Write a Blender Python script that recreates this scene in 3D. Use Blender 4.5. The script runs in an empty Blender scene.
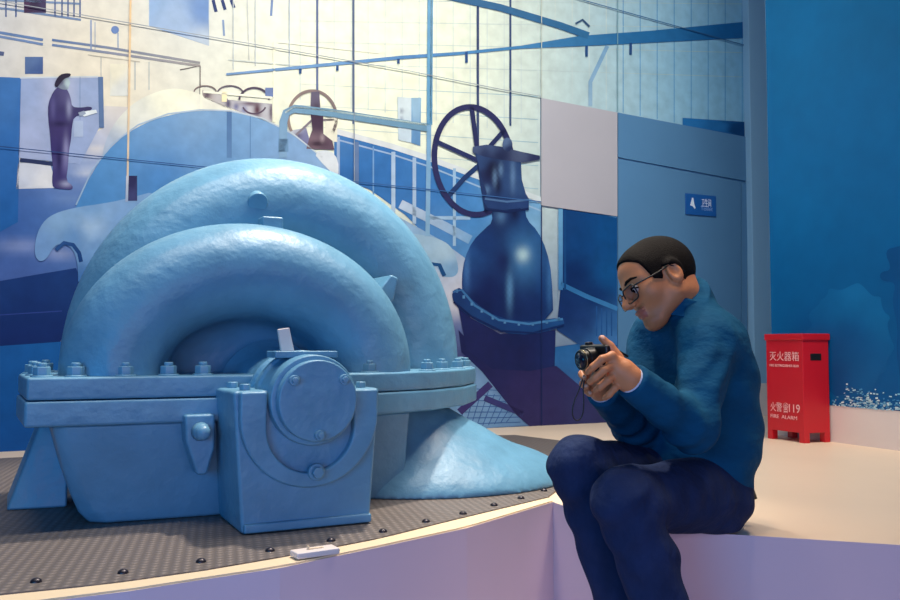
import bpy, bmesh, math, random
import numpy as np
from mathutils import Vector, Matrix, geometry
random.seed(4)
SC = bpy.context.scene
COL = SC.collection
# ------------------------------------------------------------------ camera model (900x600 frame)
TH = math.atan(45/875)
CF = np.array([0, math.cos(TH), math.sin(TH)]); CU = np.array([0, -math.sin(TH), math.cos(TH)]); CR = np.array([1., 0, 0])
CP = np.array([0, 0, .90]); ZP = .42
def ray(x, y): return CF + CR*(x-450)/875 + CU*(300-y)/875
def hitp(x, y, p, n):
    d = ray(x, y); return CP + d*(np.dot(np.array(p, float)-CP, n)/np.dot(d, n))
def plat(x, y, z=ZP): return hitp(x, y, (0, 0, z), np.array([0, 0, 1.]))
def P(x, y, d):
    r = ray(x, y); return CP + r*(d/r[1])
def nrm(v): v = np.array(v, float); return v/np.linalg.norm(v)
def lin(c):
    return tuple(((v/255)/12.92 if v/255 <= .04045 else ((v/255+.055)/1.055)**2.4) for v in c)
# ------------------------------------------------------------------ materials
def mat(name, rgb, rough=.5, metal=0., bump=0., bscale=40., bdist=.01, var=0., vscale=6., spec=.5, attr=False, emit=None, stretch=None):
    m = bpy.data.materials.new(name); m.use_nodes = True
    nt = m.node_tree; b = nt.nodes['Principled BSDF']
    b.inputs['Roughness'].default_value = rough; b.inputs['Metallic'].default_value = metal
    b.inputs['Specular IOR Level'].default_value = spec
    tc = nt.nodes.new('ShaderNodeTexCoord')
    src = tc.outputs['Object']
    if stretch:
        mp = nt.nodes.new('ShaderNodeMapping'); mp.inputs['Scale'].default_value = stretch
        nt.links.new(src, mp.inputs[0]); src = mp.outputs[0]
    base = None
    if attr:
        a = nt.nodes.new('ShaderNodeVertexColor'); a.layer_name = 'Col'; base = a.outputs['Color']
    else:
        b.inputs['Base Color'].default_value = (*lin(rgb), 1)
    if var:
        n = nt.nodes.new('ShaderNodeTexNoise'); n.inputs['Scale'].default_value = vscale; n.inputs['Detail'].default_value = 6
        nt.links.new(src, n.inputs['Vector'])
        r = nt.nodes.new('ShaderNodeMapRange'); r.inputs[1].default_value = .3; r.inputs[2].default_value = .7
        r.inputs[3].default_value = 1-var; r.inputs[4].default_value = 1+var
        nt.links.new(n.outputs['Fac'], r.inputs[0])
        mx = nt.nodes.new('ShaderNodeVectorMath'); mx.operation = 'SCALE'
        if base: nt.links.new(base, mx.inputs[0])
        else: mx.inputs[0].default_value = lin(rgb)
        nt.links.new(r.outputs[0], mx.inputs['Scale']); base = mx.outputs[0]
    if base: nt.links.new(base, b.inputs['Base Color'])
    if bump:
        n = nt.nodes.new('ShaderNodeTexNoise'); n.inputs['Scale'].default_value = bscale; n.inputs['Detail'].default_value = 5
        nt.links.new(src, n.inputs['Vector'])
        bp = nt.nodes.new('ShaderNodeBump'); bp.inputs['Strength'].default_value = bump; bp.inputs['Distance'].default_value = bdist
        nt.links.new(n.outputs['Fac'], bp.inputs['Height']); nt.links.new(bp.outputs[0], b.inputs['Normal'])
    return m
M = {}
M['pump'] = mat('pump_paint', (96, 147, 176), .42, bump=.45, bscale=22, var=.10, vscale=9, spec=.5)
M['bolt'] = mat('pump_bolt_paint', (104, 152, 178), .35, var=.1)
M['white'] = mat('white_paint', (226, 214, 208), .5, var=.03, vscale=3, spec=.35)
M['plinth'] = mat('plinth_paint', (226, 202, 212), .45, var=.03, vscale=2, spec=.4)  # pinkish-lavender light on the front faces put into their colour
M['warmtop'] = mat('stage_top_warm_light', (232, 210, 184), .42, var=.03, vscale=2, spec=.4)  # same stage; warm light falling on its top put into the colour
M['rim'] = mat('cream_rim', (236, 214, 178), .5)
M['rivet'] = mat('dark_rivet', (58, 54, 60), .35, .6)
M['floor'] = mat('floor_paint', (150, 146, 160), .5)
M['door'] = mat('door_lacquer', (84, 132, 172), .6, var=.03, vscale=3, spec=.25)
M['greypanel'] = mat('grey_lacquer', (178, 176, 182), .6, var=.02, vscale=3, spec=.25)
M['column'] = mat('column_paint', (140, 186, 218), .5, spec=.3)
M['print'] = mat('printed_vinyl', None, .55, attr=True, var=.09, vscale=14, spec=.15)
M['sea'] = mat('printed_blue_vinyl', None, .5, attr=True, var=.05, vscale=9, spec=.2)
M['red'] = mat('red_enamel', (196, 22, 36), .35, var=.03)
M['dark'] = mat('black_slot', (8, 6, 8), .6)
M['ink'] = mat('pale_lettering', (240, 180, 180), .6)
M['inkw'] = mat('white_lettering', (225, 235, 250), .6)
M['inkb'] = mat('blue_lettering', (120, 160, 215), .6)
M['sign'] = mat('sign_blue', (28, 92, 165), .4)
M['skin'] = mat('skin', None, .48, attr=True, bump=.08, bscale=120, spec=.4)
M['hair'] = mat('hair', (13, 8, 7), .7, bump=.4, bscale=420, var=.4, vscale=260, spec=.12)
M['jacket'] = mat('jacket_cotton', (10, 76, 110), .85, bump=.55, bscale=6.5, bdist=.04, stretch=(1, 1, 1.7), var=.14, vscale=14, spec=.15)
M['jean'] = mat('dark_denim', (36, 50, 84), .85, bump=.6, bscale=10, bdist=.035, stretch=(1.4, 1.4, 1), var=.18, vscale=12, spec=.12)
M['shoe'] = mat('dark_shoe', (24, 24, 30), .5)
M['blk'] = mat('black_plastic', (14, 14, 16), .35)
M['lensrim'] = mat('dark_metal', (50, 48, 50), .3, .7)
M['gold'] = mat('ring_metal', (150, 140, 110), .3, .8)
M['eyew'] = mat('eye_white', (200, 190, 185), .3)
M['shirt'] = mat('pale_cuff', (205, 205, 215), .7)
def glassmat():
    m = bpy.data.materials.new('spectacle_lens'); m.use_nodes = True
    b = m.node_tree.nodes['Principled BSDF']
    b.inputs['Base Color'].default_value = (.75, .8, .9, 1); b.inputs['Transmission Weight'].default_value = 1
    b.inputs['Roughness'].default_value = .02; b.inputs['IOR'].default_value = 1.05
    return m
M['lens'] = glassmat()
def frontlens():
    m = mat('camera_glass', (20, 22, 40), .05); return m
M['camglass'] = frontlens()
def checker_mat():
    m = mat('checker_plate_steel', (122, 113, 107), .5, .25, spec=.4)
    nt = m.node_tree; b = nt.nodes['Principled BSDF']
    tc = nt.nodes.new('ShaderNodeTexCoord'); mp = nt.nodes.new('ShaderNodeMapping'); mp.inputs['Rotation'].default_value = (0, 0, .45)
    nt.links.new(tc.outputs['Object'], mp.inputs[0])
    def wave(rot, sc):
        mq = nt.nodes.new('ShaderNodeMapping'); mq.inputs['Rotation'].default_value = (0, 0, rot); nt.links.new(mp.outputs[0], mq.inputs[0])
        w = nt.nodes.new('ShaderNodeTexWave'); w.inputs['Scale'].default_value = sc; nt.links.new(mq.outputs[0], w.inputs[0]); return w
    w1 = wave(.7, 14); w2 = wave(-.7, 14)
    mul = nt.nodes.new('ShaderNodeMath'); mul.operation = 'MULTIPLY'
    nt.links.new(w1.outputs['Fac'], mul.inputs[0]); nt.links.new(w2.outputs['Fac'], mul.inputs[1])
    bp = nt.nodes.new('ShaderNodeBump'); bp.inputs['Strength'].default_value = .6; bp.inputs['Distance'].default_value = .004
    nt.links.new(mul.outputs[0], bp.inputs['Height']); nt.links.new(bp.outputs[0], b.inputs['Normal'])
    rp = nt.nodes.new('ShaderNodeMapRange'); rp.inputs[3].default_value = .8; rp.inputs[4].default_value = 1.35
    nt.links.new(mul.outputs[0], rp.inputs[0])
    sc = nt.nodes.new('ShaderNodeVectorMath'); sc.operation = 'SCALE'; sc.inputs[0].default_value = lin((122, 113, 107))
    nt.links.new(rp.outputs[0], sc.inputs['Scale']); nt.links.new(sc.outputs[0], b.inputs['Base Color'])
    return m
M['plate'] = checker_mat()
# ------------------------------------------------------------------ object helpers
def tag(o, label=None, cat=None, group=None, kind=None):
    for k, v in (('label', label), ('category', cat), ('group', group), ('kind', kind)):
        if v: o[k] = v
    return o
def thing(name, label, cat, loc=(0, 0, 0), rz=0., group=None):
    o = bpy.data.objects.new(name, None); COL.objects.link(o); o.location = loc; o.rotation_euler = (0, 0, rz)
    o.empty_display_size = .05
    return tag(o, label, cat, group)
def wmat(o):
    m = Matrix.Translation(o.location) @ o.rotation_euler.to_matrix().to_4x4()
    return wmat(o.parent) @ m if o.parent else m
def mesh_obj(name, me, m, parent=None, smooth=False, world=False):
    """world=True: vertices are world coordinates; move them into the parent's frame"""
    if parent is not None and world: me.transform(wmat(parent).inverted())
    o = bpy.data.objects.new(name, me); COL.objects.link(o)
    if m: me.materials.append(m)
    if smooth: me.polygons.foreach_set('use_smooth', [True]*len(me.polygons))
    if parent is not None: o.parent = parent
    return o
def pyobj(name, v, f, m, parent=None, smooth=False, world=False, bevel=0., seg=2):
    me = bpy.data.meshes.new(name); me.from_pydata([tuple(map(float, q)) for q in v], [], f); me.update()
    o = mesh_obj(name, me, m, parent, smooth, world)
    if bevel: bev(o, bevel, seg)
    return o
def bmobj(name, bm, m, parent=None, smooth=False, world=False, bevel=0., seg=2):
    bmesh.ops.recalc_face_normals(bm, faces=bm.faces)
    me = bpy.data.meshes.new(name); bm.to_mesh(me); bm.free()
    o = mesh_obj(name, me, m, parent, smooth, world)
    if bevel: bev(o, bevel, seg)
    return o
def bev(o, w, seg=2):
    b = o.modifiers.new('bevel', 'BEVEL'); b.width = w; b.segments = seg; b.limit_method = 'ANGLE'; b.angle_limit = .6
    o.data.polygons.foreach_set('use_smooth', [True]*len(o.data.polygons))
    w = o.modifiers.new('wn', 'WEIGHTED_NORMAL')
def box(bm, x0, x1, y0, y1, z0, z1, taper=None):
    vs = []
    for z in (z0, z1):
        for x, y in ((x0, y0), (x1, y0), (x1, y1), (x0, y1)):
            vs.append(bm.verts.new((x, y, z)))
    for f in ((3, 2, 1, 0), (4, 5, 6, 7), (0, 1, 5, 4), (1, 2, 6, 5), (2, 3, 7, 6), (3, 0, 4, 7)): bm.faces.new([vs[i] for i in f])
    return vs
def prism(bm, pts, z0, z1):
    """pts: list of (x,y) CCW, extruded in z"""
    a = [bm.verts.new((x, y, z0)) for x, y in pts]; b = [bm.verts.new((x, y, z1)) for x, y in pts]
    n = len(pts); bm.faces.new(list(reversed(a))); bm.faces.new(b)
    for i in range(n): bm.faces.new((a[i], a[(i+1) % n], b[(i+1) % n], b[i]))
def vprism(bm, pts, y0, y1):
    """pts: (x,z) outline extruded along y"""
    a = [bm.verts.new((x, y0, z)) for x, z in pts]; b = [bm.verts.new((x, y1, z)) for x, z in pts]
    n = len(pts); bm.faces.new(a); bm.faces.new(list(reversed(b)))
    for i in range(n): bm.faces.new((a[(i+1) % n], a[i], b[i], b[(i+1) % n]))
def cyl(bm, a, b, r, r2=None, n=24):
    a = Vector(a); b = Vector(b); d = (b-a); q = d.to_track_quat('Z', 'Y').to_matrix()
    r2 = r if r2 is None else r2
    A = [bm.verts.new(a+q @ Vector((r*math.cos(t), r*math.sin(t), 0))) for t in [2*math.pi*i/n for i in range(n)]]
    B = [bm.verts.new(b+q @ Vector((r2*math.cos(t), r2*math.sin(t), 0))) for t in [2*math.pi*i/n for i in range(n)]]
    bm.faces.new(list(reversed(A))); bm.faces.new(B)
    for i in range(n): bm.faces.new((A[i], A[(i+1) % n], B[(i+1) % n], B[i]))
def tube(bm, pts, r, n=10, closed=False):
    pts = [Vector(p) for p in pts]; N = len(pts); rings = []
    rr = r if isinstance(r, (list, tuple)) else [r]*N
    up = Vector((.13, .21, .97)).normalized()
    for i, p in enumerate(pts):
        t = (pts[(i+1) % N]-pts[i-1]) if closed else (pts[min(i+1, N-1)]-pts[max(i-1, 0)])
        t.normalize(); s = t.cross(up)
        if s.length < .1: s = t.cross(Vector((1, 0, 0)))
        s.normalize(); w = s.cross(t)
        rings.append([bm.verts.new(p+rr[i]*(s*math.cos(a)+w*math.sin(a))) for a in [2*math.pi*k/n for k in range(n)]])
    for i in range(N if closed else N-1):
        A = rings[i]; B = rings[(i+1) % N]
        for k in range(n): bm.faces.new((A[k], A[(k+1) % n], B[(k+1) % n], B[k]))
    if not closed: bm.faces.new(list(reversed(rings[0]))); bm.faces.new(rings[-1])
# ------------------------------------------------------------------ signed-distance modelling (numpy) + surface nets
def L(p): return np.sqrt((p*p).sum(-1))
def rc(p, a, b, ra, rb):
    a = np.array(a, float); b = np.array(b, float); ba = b-a
    h = np.clip(((p-a)@ba)/max(ba@ba, 1e-9), 0, 1)
    return L(p-a-h[..., None]*ba)-(ra+(rb-ra)*h)
def ell(p, c, r):
    r = np.array(r, float); q = p-np.array(c, float); k0 = L(q/r); k1 = L(q/(r*r))
    return k0*(k0-1)/np.maximum(k1, 1e-6)
def sph(p, c, r): return L(p-np.array(c, float))-r
def smin(a, b, k):
    h = np.maximum(k-np.abs(a-b), 0)/k; return np.minimum(a, b)-h*h*k*.25
def smax(a, b, k): return -smin(-a, -b, k)
def sbox(p, c, hs, r=0.):
    q = np.abs(p-np.array(c, float))-np.array(hs, float)+r
    return L(np.maximum(q, 0))+np.minimum(q.max(-1), 0)-r
def snet(f, lo, hi, h):
    lo = np.array(lo, float); hi = np.array(hi, float); B = 12
    nb = np.ceil((hi-lo)/(h*B)).astype(int); n = nb*B+1
    F = np.ones(n, np.float32)
    bi = np.stack(np.meshgrid(*[np.arange(k) for k in nb], indexing='ij'), -1).reshape(-1, 3)
    cen = lo+(bi*B+B/2)*h
    dc = f(cen); near = np.abs(dc) < h*B*1.45
    for i in np.where(~near)[0]:
        a = bi[i]*B
        if dc[i] < 0: F[a[0]:a[0]+B+1, a[1]:a[1]+B+1, a[2]:a[2]+B+1] = -1
    g = np.stack(np.meshgrid(*[np.arange(B+1)]*3, indexing='ij'), -1)
    idx = np.where(near)[0]
    for s in range(0, len(idx), 40):
        ch = bi[idx[s:s+40]]*B
        pts = lo+(ch[:, None, None, None, :]+g)*h
        d = f(pts.reshape(-1, 3)).reshape(pts.shape[:-1])
        for c, dd in zip(ch, d): F[c[0]:c[0]+B+1, c[1]:c[1]+B+1, c[2]:c[2]+B+1] = dd
    S = F < 0
    cs = [(i, j, k) for i in (0, 1) for j in (0, 1) for k in (0, 1)]
    def sh(A, c): return A[c[0]:A.shape[0]-1+c[0], c[1]:A.shape[1]-1+c[1], c[2]:A.shape[2]-1+c[2]]
    cnt = sum(sh(S, c).astype(np.int8) for c in cs)
    act = np.argwhere((cnt > 0) & (cnt < 8))
    val = {c: F[act[:, 0]+c[0], act[:, 1]+c[1], act[:, 2]+c[2]] for c in cs}
    acc = np.zeros((len(act), 3)); num = np.zeros(len(act))
    for c in cs:
        for ax in range(3):
            if c[ax]: continue
            e = list(c); e[ax] = 1; e = tuple(e)
            va, vb = val[c], val[e]; x = (va < 0) != (vb < 0)
            t = np.where(x, va/np.where(x, va-vb, 1), 0)
            pt = np.tile(np.array(c, float), (len(act), 1)); pt[:, ax] = t
            acc += pt*x[:, None]; num += x
    verts = lo+(act+acc/num[:, None])*h
    idm = -np.ones(np.array(F.shape)-1, np.int32); idm[tuple(act.T)] = np.arange(len(act))
    quads = []
    for ax in range(3):
        sl = [slice(None)]*3; sl2 = [slice(None)]*3; sl[ax] = slice(0, -1); sl2[ax] = slice(1, None)
        a, b = S[tuple(sl)], S[tuple(sl2)]
        e = np.argwhere(a != b); fl = a[tuple(e.T)]
        o1, o2 = [(1, 2), (2, 0), (0, 1)][ax]
        ok = (e[:, o1] > 0) & (e[:, o2] > 0) & (e[:, o1] < F.shape[o1]-1) & (e[:, o2] < F.shape[o2]-1)
        e = e[ok]; fl = fl[ok]
        def at(d1, d2):
            q = e.copy(); q[:, o1] += d1; q[:, o2] += d2; return idm[tuple(q.T)]
        q = np.stack([at(-1, -1), at(0, -1), at(0, 0), at(-1, 0)], 1)
        q[~fl] = q[~fl][:, ::-1]
        quads.append(q[(q >= 0).all(1)])
    return verts, np.concatenate(quads)
def sdfobj(name, f, lo, hi, h, m, parent=None, world=False, colf=None):
    v, q = snet(f, lo, hi, h)
    me = bpy.data.meshes.new(name)
    me.vertices.add(len(v)); me.vertices.foreach_set('co', v.astype(np.float32).ravel())
    me.loops.add(q.size); me.loops.foreach_set('vertex_index', q.astype(np.int32).ravel())
    me.polygons.add(len(q)); me.polygons.foreach_set('loop_start', np.arange(0, q.size, 4, dtype=np.int32))
    me.update(calc_edges=True); me.validate()
    if colf is not None:
        c = np.ones((len(v), 4), np.float32); c[:, :3] = colf(v)
        ca = me.color_attributes.new('Col', 'FLOAT_COLOR', 'POINT'); ca.data.foreach_set('color', c.ravel())
    return mesh_obj(name, me, m, parent, True, world)
def text_mesh(body, size, width=None):
    cu = bpy.data.curves.new('t', 'FONT'); cu.body = body; cu.size = size; cu.align_x = 'LEFT'; cu.extrude = .0006
    o = bpy.data.objects.new('t', cu); COL.objects.link(o)
    bpy.context.view_layer.update()
    me = bpy.data.meshes.new_from_object(o.evaluated_get(bpy.context.evaluated_depsgraph_get()))
    bpy.data.objects.remove(o); bpy.data.curves.remove(cu)
    if width and len(me.vertices):
        xs = [v.co.x for v in me.vertices]; w = max(xs)-min(xs); x0 = min(xs)
        for v in me.vertices: v.co.x = (v.co.x-x0)*width/max(w, 1e-6)
    return me
def text_join(name, items, m, parent):
    """items: (body, size, width, matrix) -> one lettering mesh in the parent's frame"""
    bm = bmesh.new()
    for body, size, width, mx in items:
        me = text_mesh(body, size, width); me.transform(mx); bm.from_mesh(me); bpy.data.meshes.remove(me)
    me = bpy.data.meshes.new(name); bm.to_mesh(me); bm.free()
    return mesh_obj(name, me, m, parent)
# ================================================================== SETTING
def prism_struct(name, pts, z0, z1, m, kind='structure', bevel=0):
    bm = bmesh.new(); prism(bm, [(p[0], p[1]) for p in pts], z0, z1)
    o = bmobj(name, bm, m, bevel=bevel); o['kind'] = kind; return o
prism_struct('floor', [(-4, -1.5), (4.5, -1.5), (4.5, 8.5), (-4, 8.5)], -.05, 0, M['floor'])
front = [plat(x, y) for x, y in [(50, 601), (130, 591), (200, 580), (280, 568), (380, 547), (467, 528), (553, 502)]]
dleft = nrm(front[0]-front[1])
front = [front[0]+dleft*1.7+np.array([0, -.16, 0]), front[0]+dleft*.9+np.array([0, -.05, 0]), front[0]+dleft*.4+np.array([0, -.01, 0])]+front
corner = plat(632, 529)
right = [plat(750, 535.5), plat(900, 545), plat(1150, 561)]
stage_pts = front+[corner]+right+[np.array([4.4, right[-1][1], 0]), np.array([4.4, 8.4, 0]), np.array([-3.9, 8.4, 0]), np.array([-3.9, front[0][1], 0])]
prism_struct('floor_stage', stage_pts, .0, ZP, M['plinth'])
st = bpy.data.objects['floor_stage']; st.data.materials.append(M['warmtop'])
for f_ in st.data.polygons: f_.material_index = 1 if f_.normal.z > .5 else 0  # top takes the colour with warm light in it, sides the pinkish one
# --- mural wall
WU = np.array([.894, .447, 0]); WU = WU/np.linalg.norm(WU); WN = np.array([WU[1], -WU[0], 0])   # WN faces the camera
WP = plat(450, 430)
def W(x, y, off=0.):
    return hitp(x, y, WP, WN)+WN*off
cornR = hitp(772, 300, WP, WN)
sR = float((cornR-WP)@WU)
def wallpt(s, off=0.): return WP+WU*s+WN*off
prism_struct('wall_back', [wallpt(-3.9, -.004), wallpt(sR+2.2, -.004), wallpt(sR+2.2, -.14), wallpt(-3.9, -.14)], ZP, 4.2, M['column'])
# column in the corner beside the door
cl = hitp(747, 300, WP, WN); s0 = float((cl-WP)@WU)
prism_struct('pillar', [wallpt(s0, 0), wallpt(s0, .06), wallpt(s0+.30, .06), wallpt(s0+.30, 0)], ZP, 4.2, M['column'], bevel=.004)
prism_struct('baseboard_back', [wallpt(s0-.9, 0), wallpt(s0-.9, .012), wallpt(s0-.002, .012), wallpt(s0-.002, 0)], ZP, ZP+.2, M['white'])
prism_struct('baseboard_pillar', [wallpt(s0, .0605), wallpt(s0, .072), wallpt(s0+.30, .072), wallpt(s0+.30, .0605)], ZP, ZP+.22, M['white'])
# door and plain panels, lying on the wall plane
def wallquad(name, pts, m, th=.012, off=0.):
    """pixel outline projected on the wall plane, given thickness"""
    a = [W(x, y, off) for x, y in pts]; b = [W(x, y, off+th) for x, y in pts]
    n = len(pts); v = a+b
    f = [tuple(range(n-1, -1, -1)), tuple(range(n, 2*n))]+[(i, (i+1) % n, n+(i+1) % n, n+i) for i in range(n)]
    bm = bmesh.new(); vs = [bm.verts.new(q) for q in v]
    for q in f: bm.faces.new([vs[i] for i in q])
    o = bmobj(name, bm, m); o['kind'] = 'structure'; return o
wallquad('trim_3', [(540.5, 98.5), (616.3, 113), (616.3, 216.5), (540.5, 205.5)], M['greypanel'])
wallquad('door_transom', [(617, 113), (746, 137.5), (746, 181.5), (617, 157.5)], M['door']).name = 'trim_1'
wallquad('door_1', [(617, 159), (739.5, 182), (739.5, 414.5), (617, 421.5)], M['door'])
wallquad('trim_2', [(740.5, 182), (746, 183), (746, 413.5), (740.5, 414.5)], M['door'])
# ================================================================== MURAL (a flat printed photograph)
mural = thing('mural', 'large photo mural of an old blue-toned pump hall covering the back wall', 'mural', tuple(WP), math.atan2(WU[1], WU[0]))
def plin(c):
    c = lin(c); return (c[0], c[1]*1.03, c[2]*.94)
def inpoly(x, y, pts):
    c = False; n = len(pts); j = n-1
    for i in range(n):
        xi, yi = pts[i]; xj, yj = pts[j]
        if (yi > y) != (yj > y) and x < (xj-xi)*(y-yi)/(yj-yi)+xi: c = not c
        j = i
    return c
def shade(cols):
    if not isinstance(cols[0], (tuple, list)): c = plin(cols); return lambda x, y: c
    P_ = [(q[0], q[1], np.array(plin(q[2]))) for q in cols if len(q) == 3]
    S_ = [(q[0], q[1], np.array(plin(q[2])), q[3], q[4] if len(q) > 4 else q[3]) for q in cols if len(q) > 3]
    ex = max(max(p[0] for p in P_)-min(p[0] for p in P_), max(p[1] for p in P_)-min(p[1] for p in P_), 10)
    e2 = (ex*.09)**2
    def f(x, y):
        s = 0; t = 0
        for a, b, c in P_:
            w = 1/((x-a)**2+(y-b)**2+e2)**1.7; s += w; t = t+w*c
        t = t/s
        for a, b, c, rx, ry in S_:
            w = math.exp(-((x-a)/rx)**2-((y-b)/ry)**2); t = t*(1-w)+c*w
        return tuple(t)
    return f
LAY = .0008
def ppoly(name, pts, cols, lay, parent=mural, step=None, mt=None, smooth_n=0):
    xs = [p[0] for p in pts]; ys = [p[1] for p in pts]
    if smooth_n: pts = chaikin(pts, smooth_n)
    grad = isinstance(cols[0], (tuple, list))
    vin = [Vector(p) for p in pts]; n = len(pts)
    if grad:
        step = step or max(4, min(14, (max(xs)-min(xs)+max(ys)-min(ys))/30))
        y = min(ys)+step/2; r = 0
        while y < max(ys):
            x = min(xs)+step/2+(step/2 if r % 2 else 0)
            while x < max(xs):
                if inpoly(x, y, pts): vin.append(Vector((x, y)))
                x += step
            y += step; r += 1
    vo, eo, fo, *_ = geometry.delaunay_2d_cdt(vin, [], [list(range(n))], 1 if False else 1, 1e-4)
    f = shade(cols)
    # keep triangles inside the outline
    fk = []
    for t in fo:
        cx = sum(vo[i].x for i in t)/len(t); cy = sum(vo[i].y for i in t)/len(t)
        if inpoly(cx, cy, pts): fk.append(tuple(t))
    me = bpy.data.meshes.new(name); me.from_pydata([tuple(W(p.x, p.y, lay*LAY+.001)) for p in vo], [], fk); me.update()
    c = np.ones((len(vo), 4), np.float32)
    for i, p in enumerate(vo): c[i, :3] = f(p.x, p.y)
    ca = me.color_attributes.new('Col', 'FLOAT_COLOR', 'POINT'); ca.data.foreach_set('color', c.ravel())
    bm = bmesh.new(); bm.from_mesh(me)
    for q in bm.faces:
        q.normal_update()
        if q.normal.dot(Vector(WN)) < 0: q.normal_flip()
    bm.to_mesh(me); bm.free()
    return mesh_obj(name, me, mt or M['print'], parent, False, True)
def chaikin(pts, k, closed=True):
    for _ in range(k):
        o = []
        n = len(pts)
        for i in range(n if closed else n-1):
            a = pts[i]; b = pts[(i+1) % n]
            o += [(.75*a[0]+.25*b[0], .75*a[1]+.25*b[1]), (.25*a[0]+.75*b[0], .25*a[1]+.75*b[1])]
        if not closed: o = [pts[0]]+o+[pts[-1]]
        pts = o
    return pts
PATTERN = ('printed_tile_joints', 'printed_grating_bars', 'printed_sparkle', 'printed_flange_bolts', 'panel_joint', 'printed_handwheel')
def pstrips(name, lines, lay, parent=None):
    parent = parent or mural
    if name in PATTERN or len(lines) == 1: return pstrip1(name, lines, lay, parent)
    for l in lines: o = pstrip1(name.replace('balusters', 'baluster').replace('wires', 'wire'), [l], lay, parent)
    return o
def pstrip1(name, lines, lay, parent=mural):
    """lines: (pts, width, colour or (c0,c1)) joined in one printed part"""
    V = []; Fc = []; C = []
    for pts, w, c in lines:
        two = isinstance(c[0], (tuple, list)); N = len(pts)
        if not two: c = (c, c)
        ca_, cb_ = np.array(plin(c[0])), np.array(plin(c[1])); b0 = len(V)
        for i, p in enumerate(pts):
            a = pts[max(i-1, 0)]; b = pts[min(i+1, N-1)]
            if pts[0] == pts[-1] and i in (0, N-1): a, b = pts[-2], pts[1]
            dx, dy = b[0]-a[0], b[1]-a[1]; l = math.hypot(dx, dy) or 1
            nx, ny = -dy/l*w/2, dx/l*w/2
            V += [W(p[0]+nx, p[1]+ny, lay*LAY+.001), W(p[0]-nx, p[1]-ny, lay*LAY+.001)]
            t = i/max(N-1, 1); cc = ca_*(1-t)+cb_*t; C += [cc, cc]
        for i in range(N-1): Fc.append((b0+2*i, b0+2*i+1, b0+2*i+3, b0+2*i+2))
    me = bpy.data.meshes.new(name); me.from_pydata([tuple(v) for v in V], [], Fc); me.update()
    c4 = np.ones((len(V), 4), np.float32); c4[:, :3] = np.array(C)
    ca = me.color_attributes.new('Col', 'FLOAT_COLOR', 'POINT'); ca.data.foreach_set('color', c4.ravel())
    bm = bmesh.new(); bm.from_mesh(me)
    for q in bm.faces:
        q.normal_update()
        if q.normal.dot(Vector(WN)) < 0: q.normal_flip()
    bm.to_mesh(me); bm.free()
    return mesh_obj(name, me, M['print'], parent, False, True)
def arc(cx, cy, rx, ry, a0, a1, n=40, rot=0.):
    o = []
    for i in range(n+1):
        t = math.radians(a0+(a1-a0)*i/n); x = rx*math.cos(t); y = ry*math.sin(t)
        o.append((cx+x*math.cos(rot)-y*math.sin(rot), cy+x*math.sin(rot)+y*math.cos(rot)))
    return o
def rect(x0, y0, x1, y1): return [(x0, y0), (x1, y0), (x1, y1), (x0, y1)]
BG = [(0, 0, (150, 165, 205)), (40, 30, (200, 198, 210)), (0, 62, (190, 195, 215)), (60, 55, (236, 220, 200)), (110, 60, (252, 226, 184)), (100, 30, (248, 228, 196)),
      (100, 90, (250, 222, 182)), (140, 72, (242, 228, 206)), (150, 20, (190, 195, 210)), (172, 20, (150, 175, 212)), (200, 30, (150, 172, 208)), (205, 55, (236, 226, 208)),
      (230, 20, (232, 230, 226)), (230, 60, (252, 243, 214)), (300, 10, (236, 239, 238)), (300, 60, (250, 246, 222)), (300, 100, (248, 244, 222)),
      (350, 40, (252, 248, 222)), (370, 100, (252, 246, 216)), (400, 20, (253, 251, 232)), (400, 80, (255, 249, 216)), (460, 30, (238, 240, 226)),
      (470, 90, (246, 240, 208)), (530, 30, (205, 212, 204)), (530, 80, (212, 220, 214)), (530, 140, (196, 210, 216)), (580, 20, (160, 188, 204)),
      (580, 70, (196, 210, 206)), (610, 75, (176, 200, 208)), (620, 100, (170, 198, 208)), (655, 30, (118, 184, 228)), (655, 90, (122, 188, 230)),
      (700, 60, (106, 180, 230)), (700, 110, (110, 184, 232)), (740, 60, (96, 170, 222)), (740, 20, (84, 150, 206)),
      (0, 300, (20, 70, 140)), (200, 300, (60, 110, 170)), (450, 300, (150, 170, 205)), (600, 300, (20, 80, 145)), (600, 420, (40, 70, 130)), (300, 420, (40, 80, 140)), (0, 440, (10, 70, 140)),
      (-300, 0, (120, 140, 190)), (-300, 300, (20, 70, 140)), (200, -250, (215, 220, 225)), (600, -250, (130, 165, 195))]
ppoly('print_background', [(-420, -260), (744.5, -260), (744.5, 137), (617, 112.5), (540, 98), (540, 206), (616.6, 217), (616.6, 421), (450, 430), (0, 452), (-420, 473)], BG, 0, step=9)
blue = (45, 105, 170)
# tile joints of the printed wall
tl = []
for i, x in enumerate(range(300, 744, 17)):
    if 225 < x: tl.append(([(x, -40), (x, min(260, 100+(x-300)*.15))] if x < 540 else [(x, -40), (x, 97+(x-540)*.19)], .7, ((205, 212, 210), (190, 205, 212)) if x < 620 else ((70, 140, 200), (76, 146, 205))))
for k in range(-1, 9):
    y = 6+k*21
    y2 = y+(y-75)*.16+9
    x1 = 538 if y2 > 96 else 743
    tl.append(([(300, y-6), (x1, y2 if x1 == 743 else y+(y-75)*.1+5)], .7, ((214, 216, 208), (150, 185, 205))))
pstrips('printed_tile_joints', tl, 1)
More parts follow.
